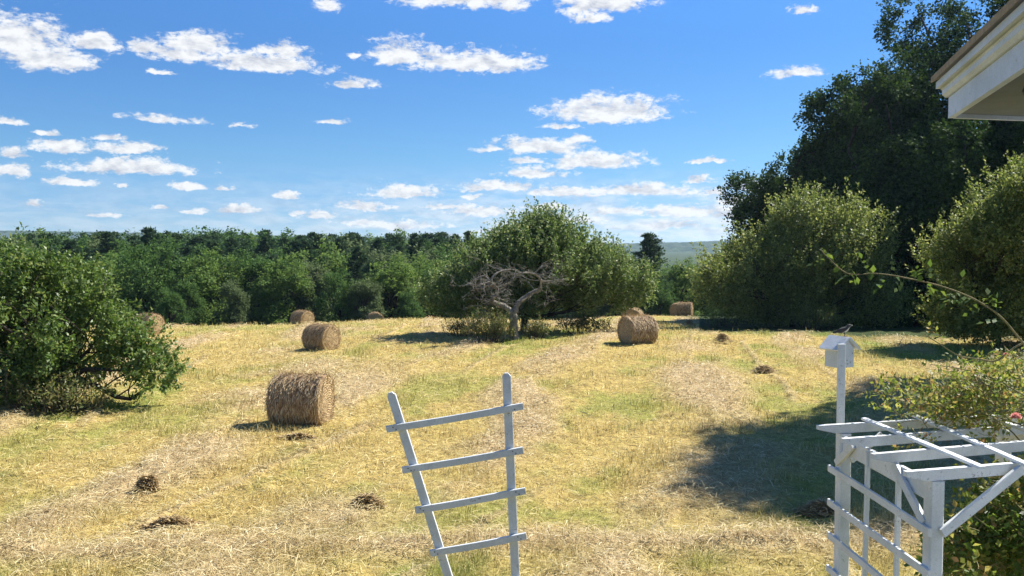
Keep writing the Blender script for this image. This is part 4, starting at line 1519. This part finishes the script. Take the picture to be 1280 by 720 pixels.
w = bpy.data.worlds.new('World'); scene.world = w; w.use_nodes = True
nt = w.node_tree
for n in list(nt.nodes): nt.nodes.remove(n)
L = nt.links.new
wo = nt.nodes.new('ShaderNodeOutputWorld')
sky = N(nt, 'ShaderNodeTexSky', sky_type='NISHITA', sun_disc=False)
sky.sun_elevation = SUN_EL; sky.sun_rotation = SUN_AZ
sky.altitude = 100; sky.air_density = .7; sky.dust_density = 0; sky.ozone_density = 3.0
hs = N(nt, 'ShaderNodeHueSaturation', inp={'Hue': .5, 'Saturation': 1.0, 'Value': 1.0}); L(sky.outputs[0], hs.inputs['Color'])
tcs = nt.nodes.new('ShaderNodeTexCoord'); sxs = nt.nodes.new('ShaderNodeSeparateXYZ'); L(tcs.outputs['Generated'], sxs.inputs[0])
tint = ramp(nt, sxs.outputs[2], [(0.0, (.43, .56, .76)), (.04, (.44, .58, .76)), (.1, (.48, .69, .80)), (.225, (.45, .76, 1.0)), (.28, (.50, .87, 1.17)), (1.0, (.56, .9, 1.2))])
tm = N(nt, 'ShaderNodeMix', data_type='RGBA', blend_type='MULTIPLY', inp={'Factor': 1.0}); L(hs.outputs[0], tm.inputs['A']); L(tint, tm.inputs['B'])
bg = N(nt, 'ShaderNodeBackground', inp={'Strength': .079}); L(tm.outputs['Result'], bg.inputs['Color'])


def M(op, a, b=None, c=None, clamp=False):
    n = nt.nodes.new('ShaderNodeMath'); n.operation = op; n.use_clamp = clamp
    for i, k in enumerate((a, b, c)):
        if k is None: continue
        if isinstance(k, (int, float)): n.inputs[i].default_value = k
        else: L(k, n.inputs[i])
    return n.outputs[0]


def VM(op, a, b=None):
    n = nt.nodes.new('ShaderNodeVectorMath'); n.operation = op
    for i, k in enumerate((a, b)):
        if k is None: continue
        if isinstance(k, tuple): n.inputs[i].default_value = k
        else: L(k, n.inputs[i])
    return n.outputs['Value'] if op == 'LENGTH' else n.outputs[0]


tc = nt.nodes.new('ShaderNodeTexCoord')
sx = nt.nodes.new('ShaderNodeSeparateXYZ'); L(tc.outputs['Generated'], sx.inputs[0])
az = M('ARCTAN2', sx.outputs[0], sx.outputs[1])
el = M('ARCSINE', sx.outputs[2])
cb_ = nt.nodes.new('ShaderNodeCombineXYZ'); L(az, cb_.inputs[0]); L(el, cb_.inputs[1])
Pv = cb_.outputs[0]


def noise(vec, scale, detail, rough, dist=0.0):
    n = N(nt, 'ShaderNodeTexNoise', inp={'Scale': scale, 'Detail': detail, 'Roughness': rough, 'Distortion': dist})
    L(vec, n.inputs['Vector']); return n


wv = noise(VM('MULTIPLY', Pv, (1, 1.6, 1)), 22, 4, .6)
wr = VM('MULTIPLY', VM('SUBTRACT', wv.outputs['Color'], (.5, .5, .5)), (.035, .014, 0))
wv2 = noise(VM('MULTIPLY', Pv, (1, 1.4, 1)), 90, 5, .62)
wr2 = VM('MULTIPLY', VM('SUBTRACT', wv2.outputs['Color'], (.5, .5, .5)), (.010, .007, 0))
Pw = VM('ADD', VM('ADD', Pv, wr), wr2)

CL = [  # px, py (of the flat base line region), half width, height up, thickness factor
    (28, 62, 46, 32, 1.0), (60, 85, 60, 22, 1.0), (118, 62, 38, 17, .85), (185, 66, 32, 12, .9), (250, 66, 50, 20, .95), (230, 76, 50, 14, .8), (350, 68, 32, 12, .85), (330, 88, 74, 17, 1.0),
    (408, 12, 20, 12, .7), (500, 78, 52, 22, 1.0), (590, 88, 90, 20, 1.05), (440, 110, 36, 9, .85), (575, 6, 90, 22, 1.05), (640, 12, 26, 18, .7), (752, 14, 62, 22, 1.05), (740, 28, 28, 12, .8),
    (760, 150, 78, 24, 1.1), (700, 160, 30, 6, .5), (790, 148, 40, 20, 1.0), (675, 190, 70, 15, .95), (742, 208, 72, 16, 1.0), (668, 220, 50, 10, .9), (720, 178, 22, 8, .8),
    (622, 238, 58, 11, .95), (700, 244, 60, 11, .85), (800, 244, 90, 12, .85), (505, 246, 50, 15, .9), (455, 262, 44, 10, .8), (520, 240, 20, 8, .7),
    (84, 190, 38, 13, .95), (165, 190, 46, 10, .9), (136, 174, 20, 6, .75), (165, 216, 88, 14, 1.0), (85, 232, 36, 8, .9), (205, 153, 50, 9, .75), (14, 196, 16, 9, .85), (14, 220, 22, 11, .95), (12, 157, 16, 8, .7),
    (235, 236, 24, 8, .85), (278, 238, 14, 5, .75), (358, 248, 22, 7, .9), (418, 155, 22, 5, .6), (995, 96, 36, 10, 1.0), (1000, 16, 16, 8, .7), (880, 204, 32, 5, .9), (872, 228, 24, 7, .85), (890, 242, 22, 8, .85), (965, 238, 60, 12, .85),
    (245, 268, 22, 6, .75), (300, 268, 34, 8, .8), (400, 272, 34, 8, .75), (40, 255, 16, 6, .7), (600, 270, 60, 12, .75), (860, 270, 90, 14, .8), (700, 280, 90, 12, .65), (130, 272, 30, 6, .6), (500, 285, 80, 9, .5), (930, 255, 40, 10, .8),
    (205, 92, 16, 4, .7), (60, 168, 18, 4, .7), (150, 235, 14, 4, .7), (300, 160, 18, 4, .6), (440, 70, 10, 4, .7), (620, 190, 22, 5, .7), (690, 262, 50, 7, .9), (780, 268, 60, 8, .95), (560, 262, 34, 6, .9), (840, 286, 60, 8, .9), (640, 290, 60, 7, .85), (370, 268, 18, 5, .8), (460, 280, 50, 6, .8), (200, 262, 18, 5, .7), (905, 272, 30, 7, .9), (590, 248, 16, 6, .9), (660, 205, 26, 6, .8),
    # beyond the frame on either side
    (-140, 70, 90, 26, 1.0), (-180, 190, 90, 18, 1.0), (1500, 90, 100, 26, 1.0), (1650, 200, 120, 20, 1.0), (-420, 120, 100, 28, 1.0), (300, -90, 110, 30, 1.0), (900, -120, 120, 32, 1.0),
]
dist = None
shade = None
for (px, py, hw, hh, th) in CL:
    d = ray(px, py); d = d / np.linalg.norm(d)
    ca, ce = math.atan2(d[0], d[1]), math.asin(d[2])
    a1 = hw / F * 1.12 * math.cos(math.atan((px - 640) / F)); b1 = max(hh, 5) / F * 1.15
    q = VM('SUBTRACT', Pw, (ca, ce + b1 * .25, 0))
    q1 = VM('MULTIPLY', q, (1 / a1, 1 / b1, 0)); q2 = VM('MULTIPLY', q, (1 / a1, -2.1 / b1, 0))
    ln = VM('LENGTH', VM('MAXIMUM', q1, q2)) if False else None
    n = nt.nodes.new('ShaderNodeVectorMath'); n.operation = 'ABSOLUTE'; L(q1, n.inputs[0])
    n2 = nt.nodes.new('ShaderNodeVectorMath'); n2.operation = 'MAXIMUM'; L(q1, n2.inputs[0]); L(q2, n2.inputs[1])
    # x: keep q1.x (both equal), y: one-sided stretch below
    v = VM('LENGTH', n2.outputs[0])
    v = M('MULTIPLY_ADD', v, th if False else 1.0, (1 - th) * .35)
    dist = v if dist is None else M('MINIMUM', dist, v)
f1 = noise(VM('MULTIPLY', Pv, (1, 2.2, 1)), 34, 9, .66, .3)
f1b = noise(VM('ADD', VM('MULTIPLY', Pv, (1, 2.2, 1)), (.006, .016, 0)), 34, 9, .66, .3)
dens0 = M('SUBTRACT', 1.0, dist)
f3 = noise(VM('MULTIPLY', Pv, (1, 1.7, 1)), 120, 7, .68, .4)
dens = M('ADD', M('ADD', dens0, M('MULTIPLY', M('SUBTRACT', f1.outputs[0], .5), 1.9)), M('MULTIPLY', M('SUBTRACT', f3.outputs[0], .52), 1.3))
cov = nt.nodes.new('ShaderNodeMapRange'); cov.interpolation_type = 'SMOOTHSTEP'
L(dens, cov.inputs[0]); cov.inputs[1].default_value = -.04; cov.inputs[2].default_value = .55
# streaky veil low over the horizon, stronger to the right
f2 = noise(VM('MULTIPLY', Pv, (1, 5.0, 1)), 15, 8, .62, .2)
low = nt.nodes.new('ShaderNodeMapRange'); low.interpolation_type = 'SMOOTHSTEP'
L(el, low.inputs[0]); low.inputs[1].default_value = .10; low.inputs[2].default_value = .01
right = nt.nodes.new('ShaderNodeMapRange'); L(az, right.inputs[0]); right.inputs[1].default_value = -.35; right.inputs[2].default_value = .12; right.inputs[3].default_value = .35; right.inputs[4].default_value = .95
vl = nt.nodes.new('ShaderNodeMapRange'); vl.interpolation_type = 'SMOOTHSTEP'
L(f2.outputs[0], vl.inputs[0]); vl.inputs[1].default_value = .36; vl.inputs[2].default_value = .60
veil = M('MULTIPLY', M('MULTIPLY', low.outputs[0], right.outputs[0]), vl.outputs[0])
veil = M('MULTIPLY', veil, .9)
cover = M('MAXIMUM', cov.outputs[0], veil)
cover = M('MULTIPLY', cover, .96)
lit = M('ADD', .96, M('MULTIPLY', M('SUBTRACT', f1.outputs[0], f1b.outputs[0]), 1.5))
thick = nt.nodes.new('ShaderNodeMapRange'); L(dens, thick.inputs[0]); thick.inputs[1].default_value = .3; thick.inputs[2].default_value = 1.3; thick.inputs[3].default_value = 0; thick.inputs[4].default_value = .10
lit = M('SUBTRACT', lit, thick.outputs[0])
lit = M('MAXIMUM', M('MINIMUM', lit, 1.05), .62)
cc = nt.nodes.new('ShaderNodeCombineXYZ')
L(M('MULTIPLY', lit, .965), cc.inputs[0]); L(M('ADD', M('MULTIPLY', lit, .93), .055), cc.inputs[1]); L(M('ADD', M('MULTIPLY', lit, .75), .255), cc.inputs[2])
bg2 = N(nt, 'ShaderNodeBackground', inp={'Strength': .49}); L(cc.outputs[0], bg2.inputs['Color'])
mx = nt.nodes.new('ShaderNodeMixShader'); L(cover, mx.inputs[0]); L(bg.outputs[0], mx.inputs[1]); L(bg2.outputs[0], mx.inputs[2])
L(mx.outputs[0], wo.inputs['Surface'])

# ------------------------------------------------------------------ camera and view
cam = bpy.data.cameras.new('camera')
cam.sensor_width = 36; cam.lens = F * 36 / 1280
cam.clip_start = .05; cam.clip_end = 20000
co = bpy.data.objects.new('camera', cam); COL.objects.link(co)
co.location = (0, 0, EYE)
co.rotation_euler = (PI / 2 - PITCH, 0, 0)
scene.camera = co
vs = scene.view_settings
vs.view_transform = 'Standard'; vs.look = 'None'; vs.exposure = 1.0; vs.gamma = 1.0; vs.use_curve_mapping = False
scene.cycles.max_bounces = 6
scene.cycles.transparent_max_bounces = 4
scene.cycles.volume_bounces = 0
